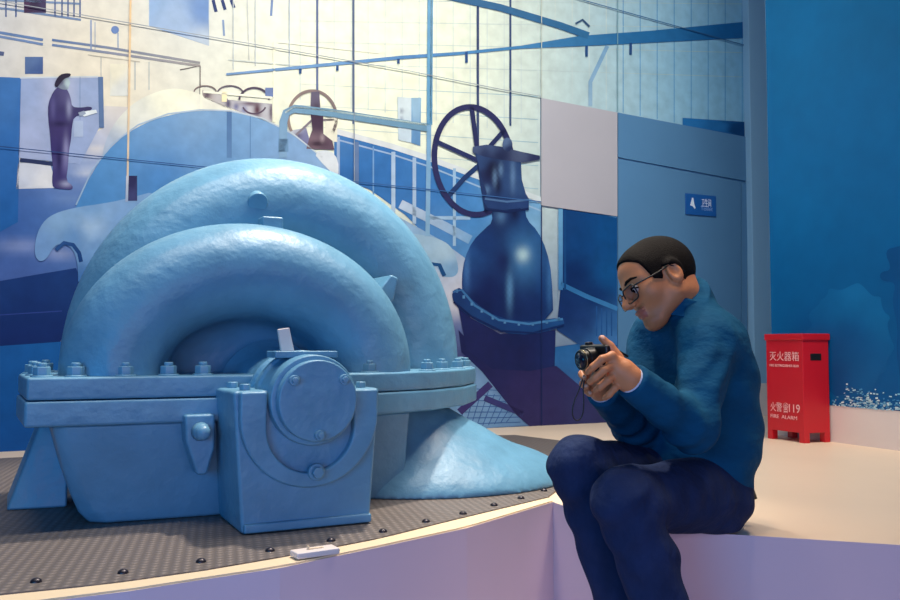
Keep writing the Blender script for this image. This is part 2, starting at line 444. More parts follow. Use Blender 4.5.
# far end of the hall
ppoly('printed_window', [(149, -30), (209, -30), (209, 46), (149, 26)], [(150, 0, (146, 172, 214)), (175, 20, (158, 178, 214)), (205, 10, (112, 142, 196)), (205, 44, (185, 195, 215))], 1)
pstrips('printed_lamp_row', [([(213+i*9, 0), (216+i*9, 12-i*2)], 3.2, (48, 62, 112)) for i in range(3)]+[([(272, 0), (271, 16)], 2.4, (120, 140, 185)), ([(223, 20), (224, 36)], 2, (130, 150, 190))], 2)
pstrips('printed_railing', [([(-40, 6), (8, 9), (81, 20)], 2.2, (110, 130, 170)), ([(-40, -2), (81, 4)], 2, (120, 140, 180))]+[([(x, -10), (x, 17)], 1.6, (90, 105, 150)) for x in (6, 16, 55, 62, 68, 74, 80)], 2)
ppoly('printed_machine', rect(24, -12, 46, 13), [(26, 0, (84, 52, 88)), (34, 5, (50, 36, 70)), (44, 0, (70, 60, 100))], 2)
pstrips('printed_pipework', [([(-60, 26), (2, 33), (43, 40)], 2.6, (98, 124, 172)), ([(-60, 30), (2, 37), (43, 44.5)], 2.4, (110, 132, 178)),
    ([(52, 40), (110, 48), (200, 63)], 2.4, ((92, 118, 165), (150, 145, 150))), ([(52, 45), (110, 53), (200, 66)], 2.4, ((104, 126, 170), (160, 150, 150))),
    ([(-60, 45), (4, 54)], 4, (80, 90, 130)), ([(91, 20), (91, 50)], 1.5, (135, 150, 190)), ([(95, 22), (95, 50)], 1, (170, 175, 195)),
    ([(118, 33), (118, 50)], 1.2, (150, 165, 195)), ([(180, 70), (200, 66), (200, 96)], 1.3, (110, 100, 100)), ([(88, 55), (140, 62)], 1, (190, 180, 170)), ([(101, 57), (101, 78)], 1, (190, 185, 185)),
    ([(135, 62), (135, 90)], 1.2, (180, 180, 185)), ([(149, 62), (149, 90)], 1.2, (190, 190, 190))], 2)
ppoly('printed_lamp', arc(115, 30, 4, 4, 0, 360, 12)[:-1], (105, 130, 185), 2)
ppoly('printed_door', rect(110, 64, 128, 96), [(112, 70, (232, 222, 204)), (126, 90, (214, 212, 212))], 2)
ppoly('printed_cupboard', rect(25, 57, 43, 74), [(30, 60, (86, 110, 160)), (40, 72, (66, 90, 145))], 2)
# floor of the printed hall, left
ppoly('printed_floor', [(-420, 180), (18, 176), (52, 160), (103, 128), (104, 106), (128, 107), (132, 150), (150, 260), (60, 300), (60, 448), (0, 452), (-420, 473)],
      [(112, 112, (228, 214, 204)), (100, 135, (186, 188, 212)), (85, 160, (150, 165, 205)), (60, 185, (96, 126, 186)), (90, 200, (70, 112, 182)), (30, 205, (56, 96, 166)), (60, 225, (60, 104, 172)), (10, 225, (48, 88, 160)), (20, 270, (70, 96, 164)), (-200, 250, (50, 90, 160)),
       (22, 246, (122, 138, 190), 26, 7), (60, 254, (132, 146, 194), 16, 6), (80, 238, (100, 126, 182), 14, 5), (96, 150, (216, 208, 214), 12, 5), (88, 172, (190, 194, 216), 12, 4), (70, 200, (110, 138, 192), 14, 3)], 1, step=5)
ppoly('printed_light_floor', [(18, 163), (50, 163), (57, 188), (16, 189)], [(25, 170, (206, 206, 222)), (45, 184, (222, 218, 226)), (20, 186, (196, 198, 218))], 2)
ppoly('printed_pit', [(-420, 292), (0, 281), (40, 274), (76, 268), (90, 300), (60, 342), (0, 346), (-420, 366)], [(5, 290, (22, 56, 118)), (30, 310, (16, 46, 108)), (60, 290, (24, 58, 120)), (20, 338, (16, 38, 100)), (-200, 320, (24, 42, 114)), (55, 330, (18, 42, 104))], 2, step=6)
ppoly('printed_plinth', [(-420, 366), (0, 346), (70, 341), (70, 448), (0, 452), (-420, 473)], [(10, 355, (22, 88, 160)), (50, 350, (24, 92, 164)), (10, 400, (16, 80, 150)), (20, 440, (12, 74, 146)), (60, 420, (14, 72, 144)), (-200, 400, (16, 78, 150))], 2, step=8)
pstrips('printed_pit_line', [([(-60, 318), (0, 315), (62, 311)], 1.2, (44, 66, 140))], 3)
ppoly('printed_cabinet', [(-420, 58), (21, 78), (18, 222), (0, 232), (-420, 260)], [(-20, 90, (58, 110, 176)), (15, 90, (60, 112, 180)), (10, 160, (42, 100, 172)), (8, 215, (30, 92, 164)), (-200, 150, (46, 100, 170))], 2)
c2 = ppoly('printed_cabinet', [(21, 78), (98, 77), (99, 128), (80, 164), (18.5, 158)], [(25, 90, (150, 164, 206)), (60, 90, (172, 176, 208)), (90, 90, (150, 164, 204)), (30, 150, (164, 172, 210)), (70, 155, (150, 164, 206))], 2)
pstrips('printed_edge', [([(20, 78), (98, 77)], 1.6, (200, 205, 220)), ([(100.5, 77), (101.5, 128)], 5, (92, 116, 160)), ([(80, 77), (80, 120)], .8, (130, 150, 190)), ([(20, 160), (60, 165)], 4, (40, 50, 90))], 3)
# printed worker
wk = ppoly('printed_worker', [(53, 92), (58, 87), (65, 87), (69, 93), (71, 100), (72, 107), (80, 108), (90, 106.5), (93, 109), (84, 114), (74, 117), (72, 126), (71, 140), (69, 150), (68, 166), (66, 181), (73, 186), (72, 190), (61, 189), (53, 188), (52, 180), (53, 168), (51, 150), (50, 134), (48, 118), (48, 104)],
      [(53, 100, (60, 54, 104)), (66, 96, (84, 78, 126)), (58, 115, (54, 46, 100)), (62, 130, (60, 48, 104)), (55, 150, (52, 42, 102)), (66, 160, (96, 90, 146)), (56, 178, (60, 52, 110)), (85, 110, (56, 52, 98)),
       (69, 108, (140, 140, 178), 2.5, 9), (60, 124, (36, 28, 74), 9, 3), (66, 150, (134, 130, 174), 2.5, 14), (59, 160, (36, 28, 82), 3, 16), (53, 108, (86, 80, 136), 2.5, 10), (66, 184, (150, 150, 184), 6, 3)], 5, step=2, smooth_n=1)
wk['label'] = 'worker in dark overalls and cap reading a paper in the mural'
ppoly('printed_face', [(60, 78), (68, 78), (70.5, 83), (69, 86), (68, 90), (62, 90), (57, 87)], [(60, 82, (90, 88, 118)), (68, 84, (176, 192, 202)), (63, 88, (120, 128, 150))], 6, wk, step=1.5, smooth_n=1)
ppoly('printed_cap', [(54, 86), (56, 80), (60, 75), (66, 73.5), (71, 74), (70, 77), (64, 79), (60, 84), (57, 88)], (40, 32, 58), 7, wk, smooth_n=1)
ppoly('printed_paper', [(80, 112.5), (88, 111), (96, 110), (97, 113), (84, 117)], (226, 230, 238), 6, wk)
ppoly('printed_hand', [(78, 113), (84, 111), (86, 114), (80, 117)], (150, 160, 184), 7, wk)
ppoly('printed_box', rect(74, 121, 83, 137), (168, 180, 212), 4)
# rear pump casings in the print
ppoly('printed_white_casing', [(100, 165), (106, 138), (118, 118), (136, 101), (158, 91), (178, 88), (200, 94), (228, 108), (262, 118), (200, 140), (130, 160)], [(110, 150, (170, 180, 205)), (130, 110, (222, 218, 212)), (170, 95, (242, 236, 218)), (220, 108, (232, 226, 216))], 4, smooth_n=2)
ppoly('printed_grey_casing', [(60, 240), (76, 207), (92, 172), (112, 145), (138, 126), (168, 115), (200, 110.5), (230, 111.5), (262, 119), (292, 134), (322, 158), (345, 185), (300, 230), (160, 240)],
      [(85, 200, (72, 130, 192)), (110, 160, (84, 138, 196)), (150, 130, (112, 152, 200)), (200, 118, (128, 160, 200)), (250, 125, (122, 158, 202)), (300, 150, (128, 160, 204)), (330, 175, (140, 170, 210)), (160, 180, (70, 126, 190)), (220, 150, (104, 146, 196))], 5, smooth_n=2)
pstrips('printed_casing_rim', [([(76, 205), (92, 170), (112, 144), (138, 125), (168, 114), (200, 110), (230, 111), (262, 118.5), (292, 133.5), (322, 157.5)], 1.4, ((150, 175, 210), (200, 205, 215))), ([(229, 112), (229, 158)], 5, ((80, 112, 160), (92, 128, 176))), ([(250, 116), (250, 158)], .8, (90, 125, 175))], 6)
ppoly('printed_bracket', [(34, 252), (37, 232), (48, 216), (72, 208), (108, 203), (130, 198), (160, 190), (170, 230), (130, 300), (78, 290), (78, 266), (74, 250), (64, 243), (54, 246), (46, 260), (38, 262)],
      [(40, 245, (112, 148, 200)), (60, 220, (132, 166, 208)), (90, 212, (116, 154, 202)), (90, 226, (164, 188, 220)), (75, 236, (96, 138, 192)), (100, 250, (110, 150, 202)), (90, 280, (60, 108, 172)), (120, 230, (120, 156, 206))], 6, smooth_n=2)
pstrips('printed_bracket_hollow', [([(56, 250), (64, 243), (73, 245), (79, 253), (81, 262)], 4, ((40, 80, 140), (20, 60, 120)))], 7)
ppoly('printed_dark_valve', rect(127, 176, 137, 201), [(130, 180, (40, 40, 84)), (135, 198, (60, 62, 110))], 7)
pstrips('printed_pole', [([(131, -40), (129, 90), (127.5, 176)], 2, ((236, 196, 150), (214, 190, 170))), ([(127.2, 176), (126.5, 202)], 2.6, ((190, 190, 205), (150, 165, 200)))], 8)
# far handwheel row
pstrips('printed_far_handwheels', [(arc(205, 92, 11, 6, 180, 360, 14), 1.2, (130, 110, 110)), (arc(230, 94, 13, 8, 180, 360, 14), 1.5, (100, 88, 104)), (arc(254, 101, 15, 13, 185, 355, 16), 2, (84, 70, 92)), (arc(254, 104, 12, 10, 20, 160, 12), 1.6, (90, 72, 92))], 5)
ppoly('printed_far_valve', [(200, 90), (225, 95), (228, 100), (272, 104), (272, 122), (246, 114), (226, 108), (204, 98)], [(205, 94, (180, 165, 165)), (222, 98, (190, 182, 186)), (240, 106, (196, 190, 200)), (266, 112, (190, 186, 196)),
   (207, 95, (84, 66, 84), 4, 4), (228, 104, (70, 62, 96), 3, 6), (236, 107, (110, 110, 150), 3, 4), (257, 110, (84, 44, 62), 4, 9), (250, 104, (96, 70, 90), 10, 2), (271, 112, (84, 60, 82), 2, 10), (244, 110, (120, 124, 166), 3, 4)], 4, step=1.8)
pstrips('printed_far_post', [([(274, 42), (274, 122)], 2.2, (244, 238, 220)), ([(203, 92), (272, 98)], 2.2, (240, 234, 220)), ([(201, 88), (201, 110)], 2.2, (240, 234, 220)), ([(224, 92), (224, 102)], 5, (250, 232, 190))], 6)
ppoly('printed_junction_box', rect(265, 88, 273, 97), (112, 128, 176), 6)
# middle handwheel and valve
mh = pstrips('printed_handwheel', [(arc(312, 118, 24, 27, 150, 395, 40), 3, ((150, 130, 125), (120, 104, 112))), ([(295, 136), (312, 120), (334, 120)], 2.2, (130, 118, 130))], 5)
ppoly('printed_middle_valve', [(311, 92), (319, 92), (320, 108), (323, 114), (323, 134), (332, 141), (334, 150), (306, 149), (309, 138), (312, 130), (310, 110)], [(314, 100, (100, 92, 116)), (318, 120, (66, 46, 70)), (312, 145, (120, 96, 110)), (328, 146, (96, 74, 92)),
   (316, 112, (60, 40, 60), 4, 8), (317, 144, (52, 34, 52), 8, 3), (322, 138, (160, 140, 150), 2, 4)], 6, step=2)
ppoly('printed_motor', [(283, 132), (306, 128), (312, 150), (300, 146), (286, 138)], [(290, 135, (190, 190, 205)), (305, 140, (120, 120, 160)), (298, 136, (86, 80, 116), 4, 3), (304, 146, (96, 92, 136), 3, 3)], 4, step=2)
ppoly('printed_white_box', rect(325, 118, 337, 142), (230, 222, 208), 5)
ppoly('printed_white_flange', [(312, 152), (330, 150), (338, 160), (338, 178), (326, 168)], (214, 216, 226), 6, smooth_n=1)
# balustrade
ppoly('printed_balustrade', [(334, 133), (390, 148), (430, 160), (487, 182), (541, 204), (541, 330), (470, 300), (440, 250), (405, 215), (370, 190), (334, 175)],
      [(340, 150, (70, 120, 182)), (350, 170, (40, 96, 162)), (370, 155, (54, 110, 176)), (390, 170, (48, 104, 172)), (410, 165, (60, 116, 182)), (420, 200, (56, 112, 180)), (445, 190, (56, 116, 184)), (470, 215, (70, 130, 194)), (520, 200, (110, 160, 205)), (530, 235, (130, 175, 215)), (530, 280, (90, 140, 195)), (440, 225, (80, 130, 190))], 3, step=7)
pstrips('printed_handrail', [([(334, 131), (390, 146), (430, 159), (487, 180), (541, 200)], 5.5, ((214, 214, 220), (206, 214, 222))), ([(334, 139), (390, 154), (430, 167), (487, 190), (541, 211)], 1.6, ((150, 170, 205), (150, 180, 215)))], 4)
pstrips('printed_balusters', [([(x, 136+(x-334)*.27), (x, 180+(x-334)*.55)], w, c) for x, w, c in ((338, 3, (150, 168, 204)), (356, 5, (96, 118, 160)), (373, 1.5, (110, 150, 200)), (393, 4, (166, 186, 216)), (414, 3.6, (160, 182, 214)), (454, 3, (150, 180, 214)), (557, 0.1, blue))]+[([(400, 204), (440, 224), (470, 240)], 9, ((176, 190, 216), (120, 160, 205))), ([(428, 218), (470, 218)], 3.5, (150, 180, 215))], 5)
ppoly('printed_control_box', [(397, 97), (411, 98), (411, 143), (398, 140)], [(400, 100, (206, 216, 226)), (408, 138, (190, 204, 220)), (402, 112, (90, 100, 130), 2, 2), (401, 120, (110, 120, 150), 2, 1.5)], 4)
ppoly('printed_control_box_side', [(411, 98), (421, 98), (420, 146), (411, 143)], [(415, 105, (146, 178, 208)), (415, 140, (96, 138, 186))], 4)
# second rear casing right of the front pump
ppoly('printed_ground', [(395, 215), (440, 240), (470, 262), (470, 300), (520, 330), (540, 420), (450, 430), (395, 432)], [(440, 285, (176, 186, 214)), (458, 300, (206, 202, 218)), (460, 330, (70, 90, 150)), (430, 250, (130, 165, 205)), (470, 360, (50, 50, 110)), (470, 400, (110, 150, 195)), (500, 410, (90, 130, 180))], 4, step=7)
ppoly('printed_casing_foot', [(400, 232), (430, 236), (448, 243), (456, 256), (459, 276), (442, 278), (438, 268), (430, 264), (424, 272), (400, 275)], [(410, 240, (146, 176, 206)), (445, 250, (160, 186, 212)), (450, 272, (120, 158, 200)), (425, 250, (150, 178, 208))], 5, smooth_n=2)
pstrips('printed_foot_hollow', [([(427, 272), (432, 264), (439, 265), (444, 276)], 4, (26, 74, 130))], 6)
# floor round the valve
ppoly('printed_grating', [(470, 352), (520, 352), (617, 338), (617, 421), (450, 430), (462, 388)], [(478, 400, (120, 156, 204)), (500, 415, (104, 144, 196)), (485, 420, (110, 150, 200)), (520, 380, (44, 46, 102)), (560, 345, (40, 100, 165)), (572, 355, (46, 104, 168)), (600, 350, (24, 70, 130)), (580, 400, (70, 110, 170)), (560, 410, (46, 46, 98))], 5, step=6)
gl = []
for k in range(9): gl.append(([(470+k*6, 382+k*3), (458+k*6, 430-k)], .8, (60, 96, 160)))
for k in range(8): gl.append(([(464, 388+k*6), (520, 392+k*5)], .8, (62, 100, 162)))
pstrips('printed_grating_bars', gl, 6)
ppoly('printed_valve_shadow', [(458, 330), (490, 366), (556, 366), (590, 395), (617, 417), (617, 423), (530, 427), (516, 415), (482, 372), (461, 352)], [(470, 350, (28, 34, 84)), (520, 385, (46, 42, 94)), (540, 415, (50, 46, 96)), (590, 410, (52, 54, 104)), (500, 375, (36, 38, 90))], 7, step=6)
pstrips('printed_shadow_bar', [([(459, 412), (490, 384)], 7, (58, 52, 112)), ([(484, 398), (523, 414)], 6, (56, 58, 118))], 7)
# window bay right of the valve
ppoly('printed_dark_window', [(561, 208.5), (616.6, 217), (616.6, 345), (590, 352), (556, 330), (561, 280)], [(566, 230, (18, 62, 120)), (580, 240, (14, 66, 128)), (575, 275, (12, 42, 98)), (605, 235, (16, 78, 142)), (608, 275, (18, 84, 148)), (565, 310, (18, 46, 104)), (585, 320, (28, 58, 118)), (608, 325, (52, 104, 168)), (612, 340, (66, 120, 184)), (595, 295, (16, 48, 106))], 6, step=6)
pstrips('printed_window_frame', [([(560, 208), (560, 290)], 4.5, ((110, 165, 210), (60, 120, 180))), ([(564.5, 209), (564.5, 290)], 2, (22, 70, 128)), ([(560, 284), (585, 296), (617, 309)], 4.5, ((44, 108, 172), (62, 128, 190))), ([(600, 213.5), (616, 217)], 2, (70, 130, 190))]+[([(596+i*5, 306+i*2), (596+i*5, 336)], 1.4, (36, 84, 148)) for i in range(4)], 7)
# the tall wires, pipes and the gantry
pstrips('printed_wires', [([(317, -40), (317, 100)], 2.2, (98, 110, 150)), ([(353, -40), (353, 124)], 2, (92, 108, 146)), ([(477.5, -40), (477.5, 150)], 2.4, (58, 72, 112)), ([(510, -40), (510, 126)], 2, (56, 74, 116)), ([(289, -40), (289, 70)], 1, (170, 180, 200)), ([(255, -40), (255, 66)], .9, (190, 195, 205)), ([(233, -40), (233, 70)], .9, (190, 195, 205)), ([(247, 0), (249, 60)], .7, (200, 200, 205))], 5)
pstrips('printed_gantry_stay', [([(607, 46), (590, 82), (590, 106)], 4, ((120, 160, 200), (150, 180, 210))), ([(278, 42), (380, 53)], 2, (240, 236, 222)), ([(228, 60), (300, 66)], 1.2, (210, 212, 210))], 4)
ppoly('printed_gantry_beam', [(226, 73.5), (300, 66), (400, 56), (460, 52), (520, 46), (580, 36), (650, 31), (744.5, 22), (744.5, 38), (650, 43), (580, 46.5), (520, 49), (460, 55), (400, 59.5), (300, 69), (226, 75.5)], [(240, 74, (120, 152, 198)), (350, 62, (110, 150, 200)), (400, 57, (80, 128, 184)), (500, 50, (70, 128, 180)), (580, 42, (52, 112, 164)), (650, 37, (36, 104, 164)), (740, 30, (22, 94, 160))], 6, step=5)
pstrips('printed_gantry_pipe', [([(436, -6), (500, 8), (560, 26), (588, 36)], 7, ((54, 96, 140), (46, 102, 150))), ([(575, 24), (582, 20), (589, 27)], 2, (50, 80, 120))]+[([(x, y), (x, y+h)], 2.6, (40, 76, 130)) for x, y, h in ((466, 52, 11), (586, 46, 11), (630, 43, 12), (300, 69, 5), (337, 66, 5), (398, 59, 5))], 7)
pstrips('printed_standpipe', [([(430, -40), (429, 125)], 5.6, ((110, 158, 200), (96, 148, 190))), ([(428.5, 125), (427, 236)], 4.4, ((120, 160, 200), (130, 168, 205))), ([(431, -40), (430, 125)], 1.4, ((176, 205, 220), (170, 200, 215)))], 8)
pstrips('printed_bent_pipe', [([(282.5, 158), (283, 122), (286, 113), (294, 109), (330, 113), (428, 128)], 8, ((128, 160, 196), (104, 142, 172))), ([(285, 113), (294, 107.5), (330, 111), (428, 125.5)], 1.8, ((205, 215, 220), (186, 205, 210))), ([(283, 139), (283, 152)], 10, (110, 146, 186))], 8)
ppoly('printed_wall_cabinet', [(682, 118), (744, 122), (744.5, 137), (682, 125)], [(690, 120, (40, 116, 186)), (720, 126, (36, 108, 176)), (735, 130, (14, 62, 118))], 5)
# the valve with its handwheel
vb = ppoly('printed_valve', [(462, 300), (461, 278), (464, 258), (472, 241), (484, 229), (492, 222), (491, 208), (524, 207), (526, 220), (537, 231), (546, 250), (551, 275), (553, 322), (505, 328), (480, 316)],
      [(464, 280, (30, 58, 116)), (470, 255, (32, 70, 130)), (484, 245, (24, 52, 108)), (490, 290, (20, 34, 88)), (500, 225, (24, 44, 92)), (478, 305, (16, 28, 78)), (508, 300, (18, 36, 90)), (530, 300, (20, 42, 98)), (545, 285, (20, 56, 116)), (538, 240, (34, 76, 134)), (520, 235, (26, 58, 114)), (535, 265, (26, 62, 122)),
       (523, 257, (60, 112, 166), 16, 24), (522, 255, (170, 200, 214), 6, 7), (509, 288, (84, 132, 182), 3, 20), (502, 262, (22, 36, 86), 9, 16), (500, 216, (70, 104, 150), 5, 7), (514, 214, (18, 28, 68), 5, 8), (466, 268, (58, 100, 160), 3, 20), (549, 280, (56, 104, 164), 3, 26)], 9, step=3, smooth_n=1)
vb['label'] = 'dark domed gate valve printed in the mural'
ppoly('printed_valve_skirt', [(456, 298), (470, 318), (500, 334), (555, 330), (554, 366), (530, 371), (492, 369), (466, 350)], [(465, 320, (28, 36, 90)), (480, 345, (30, 36, 88)), (520, 350, (28, 34, 84)), (550, 350, (28, 42, 98)), (520, 338, (22, 34, 84))], 8, vb, step=6)
ppoly('printed_valve_flange', [(451, 291), (461, 287), (474, 303), (498, 318), (528, 322), (562, 317), (564, 326), (532, 335), (500, 333), (470, 318), (453, 304)], [(455, 298, (24, 52, 108)), (480, 314, (26, 60, 118)), (505, 328, (24, 58, 116)), (530, 330, (26, 64, 124)), (560, 323, (30, 76, 138))], 10, vb, step=4, smooth_n=1)
pstrips('printed_flange_edge', [([(452, 292), (461, 290), (474, 305.5), (498, 320), (528, 324), (562, 319)], 2.2, ((52, 98, 158), (70, 128, 186))), ([(453, 302), (470, 316), (500, 331), (532, 333), (563, 325)], 2, ((16, 30, 80), (18, 44, 100)))], 11, vb)
pstrips('printed_flange_bolts', [([(a, b-1.6), (a, b+1.6)], 2.4, (84, 132, 184)) for a, b in ((456, 291), (463, 297), (471, 304), (481, 311), (492, 318), (504, 322), (518, 324), (532, 324), (546, 322), (558, 319))], 11, vb)
hw = pstrips('printed_handwheel', [(arc(472.5, 161, 38.5, 54, 0, 360, 72, -.12), 5.6, ((42, 44, 90), (42, 44, 90))), ([(471, 107), (474, 130), (478, 162)], 4.5, (40, 44, 88)), ([(504, 130), (488, 148)], 4.5, (38, 46, 90)), ([(436, 142), (458, 152), (480, 162)], 4.5, (38, 46, 92)), ([(448, 196), (464, 178), (480, 164)], 4.8, (34, 56, 104)), ([(479, 165), (483, 190), (487, 214)], 5, (34, 52, 98))], 9, vb)
ppoly('printed_gearbox', [(474, 152), (482, 153), (520, 160), (521, 180), (525, 194), (528, 199), (528, 208), (489, 211), (483, 202), (486, 194), (480, 176)],
      [(482, 160, (44, 66, 112)), (490, 175, (28, 34, 74)), (505, 180, (44, 70, 118)), (518, 185, (48, 76, 124)), (488, 198, (36, 60, 110)), (506, 206, (34, 58, 108)), (526, 204, (38, 62, 114)),
       (492, 168, (20, 22, 54), 6, 9), (497, 186, (18, 22, 56), 4, 10), (494, 178, (92, 120, 158), 2, 8), (512, 176, (90, 120, 164), 2.4, 14), (500, 170, (92, 122, 162), 2, 6), (486, 190, (84, 114, 156), 3, 4)], 11, vb, step=2.5)
pstrips('printed_gearbox_edge', [([(484, 199), (506, 202), (528, 200)], 2, (76, 108, 156)), ([(484, 209), (506, 212), (528, 209)], 2.4, (22, 38, 84))], 12, vb)
ppoly('printed_gear', [(472, 147), (486, 145), (500, 147), (520, 152), (539, 156), (539, 160), (522, 163), (500, 160), (484, 157), (472, 153)], [(476, 148, (70, 84, 122)), (490, 147, (60, 76, 116)), (500, 156, (30, 38, 76)), (520, 154, (72, 82, 116)), (535, 159, (40, 44, 84)), (484, 155, (34, 44, 84))], 12, vb, step=3)
ppoly('printed_gear_knob', arc(506.5, 145, 5, 7, 0, 360, 18)[:-1], [(504, 142, (82, 102, 142)), (509, 150, (34, 46, 86))], 13, vb)
# panel joints of the mural
pstrips('panel_joint', [([(-420, -66), (0, 2), (83, 16), (300, 53), (410, 72), (500, 90), (540, 97)], .9, ((150, 150, 165), (150, 160, 170))), ([(-420, 108), (0, 147), (100, 157), (190, 166), (334, 180), (440, 191), (540, 202)], .9, ((24, 50, 104), (60, 100, 160))),
    ([(550, -10), (579, 0), (744, 46)], .9, (44, 90, 140)), ([(353.5, -40), (353.5, 190)], .8, (140, 150, 170)), ([(540.5, -40), (540.5, 98)], .8, (190, 195, 190)), ([(540.5, 206), (540.5, 426)], .9, (24, 40, 90)), ([(616.5, -40), (616.5, 112)], .8, (120, 160, 180))], 15)
# ================================================================== RIGHT PARTITION WALL
RA = plat(900, 451); RD = nrm((-.371, .928, 0)); RN = np.array([-RD[1], RD[0], 0])
if RN@(CP-RA)*1 < 0: RN = -RN
rl = hitp(771.5, 345, RA, RN); tl_ = float((rl-RA)@RD)
def rp(t, off=0.): return RA+RD*t+RN*off
prism_struct('wall_right', [rp(-2.6), rp(tl_), rp(tl_, -.14), rp(-2.6, -.14)], ZP, 4.2, M['white'])
sea = thing('blue_mural', 'deep blue wall print with dim tree shapes and white sparkle along its lower edge', 'mural', tuple(rp(0)))
def Wr(x, y, off=0.):
    return hitp(x, y, RA, RN)+RN*off
def proj(p):
    q = np.array(p)-CP; z = q@CF; return (450+875*(q@CR)/z, 300-875*(q@CU)/z)
pT = proj(np.append(rp(tl_-.002)[:2], 4.0)); pB = proj(np.append(rp(tl_-.002)[:2], RA[2]+.20))
_W, _WN = W, WN
W, WN = Wr, RN
ppoly('print_background', [pT, (1500, pT[1]), (1500, 462), (900, 411), (826, 405), (pB[0], 400.5)],
      [(780, -50, (0, 100, 158)), (790, 60, (0, 106, 168)), (880, 20, (0, 94, 150)), (850, 120, (0, 104, 168)), (790, 200, (2, 110, 176)), (880, 200, (0, 98, 162)), (790, 300, (2, 96, 160)), (860, 270, (0, 94, 158)), (890, 300, (0, 84, 146)), (840, 340, (2, 82, 146)), (880, 380, (4, 84, 150)), (790, 390, (6, 94, 158)), (1000, 200, (0, 80, 138)), (1200, 0, (0, 76, 132)), (1200, 380, (0, 80, 142))], 0, sea, step=14, mt=M['sea'])
random.seed(11)
def blob(cx, cy, rx, ry, n=46, j=.1):
    return [(cx+rx*(1+random.uniform(-j, j))*math.cos(2*math.pi*i/n), cy+ry*(1+random.uniform(-j, j))*math.sin(2*math.pi*i/n)) for i in range(n)]
ppoly('printed_tree', blob(850, 340, 42, 56), [(830, 300, (8, 100, 164)), (855, 290, (14, 108, 172)), (880, 310, (10, 102, 166)), (850, 340, (4, 82, 146)), (830, 380, (4, 76, 140)), (870, 385, (10, 88, 152))], 1, sea, mt=M['sea'], smooth_n=1)
ppoly('printed_tree', [(884, 250), (900, 246), (960, 230), (1060, 260), (1080, 420), (905, 406), (896, 350), (899, 330), (892, 300), (897, 282), (881, 281), (880, 272), (893, 270)], [(895, 262, (0, 74, 136)), (900, 300, (2, 78, 142)), (980, 330, (0, 70, 130))], 2, sea, mt=M['sea'], smooth_n=2)
sp = []
for i in range(230):
    x = random.triangular(828, 925, 865); y = 408+(x-860)*.08-abs(random.gauss(0, 8)); y = min(y, 404.6+(x-826)*.081)
    if y < 382: continue
    s = random.uniform(.5, 1.6); c = random.choice([(120, 180, 220), (170, 210, 235), (210, 230, 245), (70, 140, 200)])
    sp.append(([(x-s, y+random.uniform(-.6, .6)), (x+s, y+random.uniform(-.6, .6))], random.uniform(.7, 1.8), c))
pstrips('printed_sparkle', sp, 3, sea)
W, WN = _W, _WN
# ================================================================== STEEL DECK PLATE + RIVETS
pe = [plat(x, y) for x, y in [(0, 597), (100, 587), (200, 573), (293, 557), (380, 540), (447, 523), (547, 499)]]
pd = nrm(pe[0]-pe[1])
pe = [pe[0]+pd*1.7+np.array([0, -.16, 0]), pe[0]+pd*.8+np.array([0, -.05, 0])]+pe
ppts = pe+[plat(612, 448), plat(515, 436)]
s_ = float((plat(515, 436)-WP)@WU)
ppts += [wallpt(s_-.5, .30), wallpt(-3.3, .30)]
plate = thing('deck_plate', 'grey checkered steel deck plate with riveted curved edge under the pump', 'floor plate', tuple(plat(300, 540)))
bm = bmesh.new(); prism(bm, [(p[0], p[1]) for p in ppts], ZP+.0005, ZP+.006)
bmobj('plate_sheet', bm, M['plate'], plate, world=True)
for i, (x, y) in enumerate([(36, 582), (123, 573), (201, 562), (270, 551), (331, 541), (383, 532), (426, 522), (463, 514), (494, 505.5), (521, 498.5), (544, 491), (-55, 591), (-150, 600)]):
    p = plat(x, y, ZP+.006); bm = bmesh.new()
    bmesh.ops.create_uvsphere(bm, u_segments=14, v_segments=8, radius=.0115, matrix=Matrix.Translation((p[0], p[1], ZP+.006)) @ Matrix.Diagonal((1, 1, .75, 1)))
    bmobj('rivet', bm, M['rivet'], plate, True, True)
rimo = []
bm = bmesh.new()
outer = front; inner = pe
def samp(pl, n):
    d = [0]
    for a, b in zip(pl, pl[1:]): d.append(d[-1]+np.linalg.norm((b-a)[:2]))
    return [np.array([np.interp(t, d, [p[k] for p in pl]) for k in (0, 1)]) for t in np.linspace(0, d[-1], n)]
A_ = samp(outer, 40); B_ = samp(inner, 40)
B_ = [b+nrm(np.append(a-b, 0))[:2]*.004 for a, b in zip(A_, B_)]
A_ = [a+nrm(np.append(b-a, 0))[:2]*.003 for a, b in zip(A_, B_)]
prism(bm, [tuple(a) for a in A_]+[tuple(b) for b in reversed(B_)], ZP+.0004, ZP+.004)
o = bmobj('trim_1', bm, M['rim']); o['kind'] = 'structure'; o.name = 'trim_4'
# small white plaque block lying on the rim
c = plat(315, 555, ZP+.006); e0 = plat(293, 556); e1 = plat(336, 550)
rz = math.atan2(e1[1]-e0[1], e1[0]-e0[0])
pq = thing('sensor_block', 'small white rectangular block lying on the cream plinth rim below the pump', 'block', (c[0], c[1], ZP+.0061), rz)
bm = bmesh.new(); box(bm, -.052, .052, -.022, .022, 0, .014); bmobj('body', bm, M['white'], pq, bevel=.003)
bm = bmesh.new(); box(bm, -.016, .02, -.003, .003, .0141, .0165); box(bm, -.019, -.015, -.003, .003, .0141, .022); bmobj('slider', bm, M['rim'], pq)
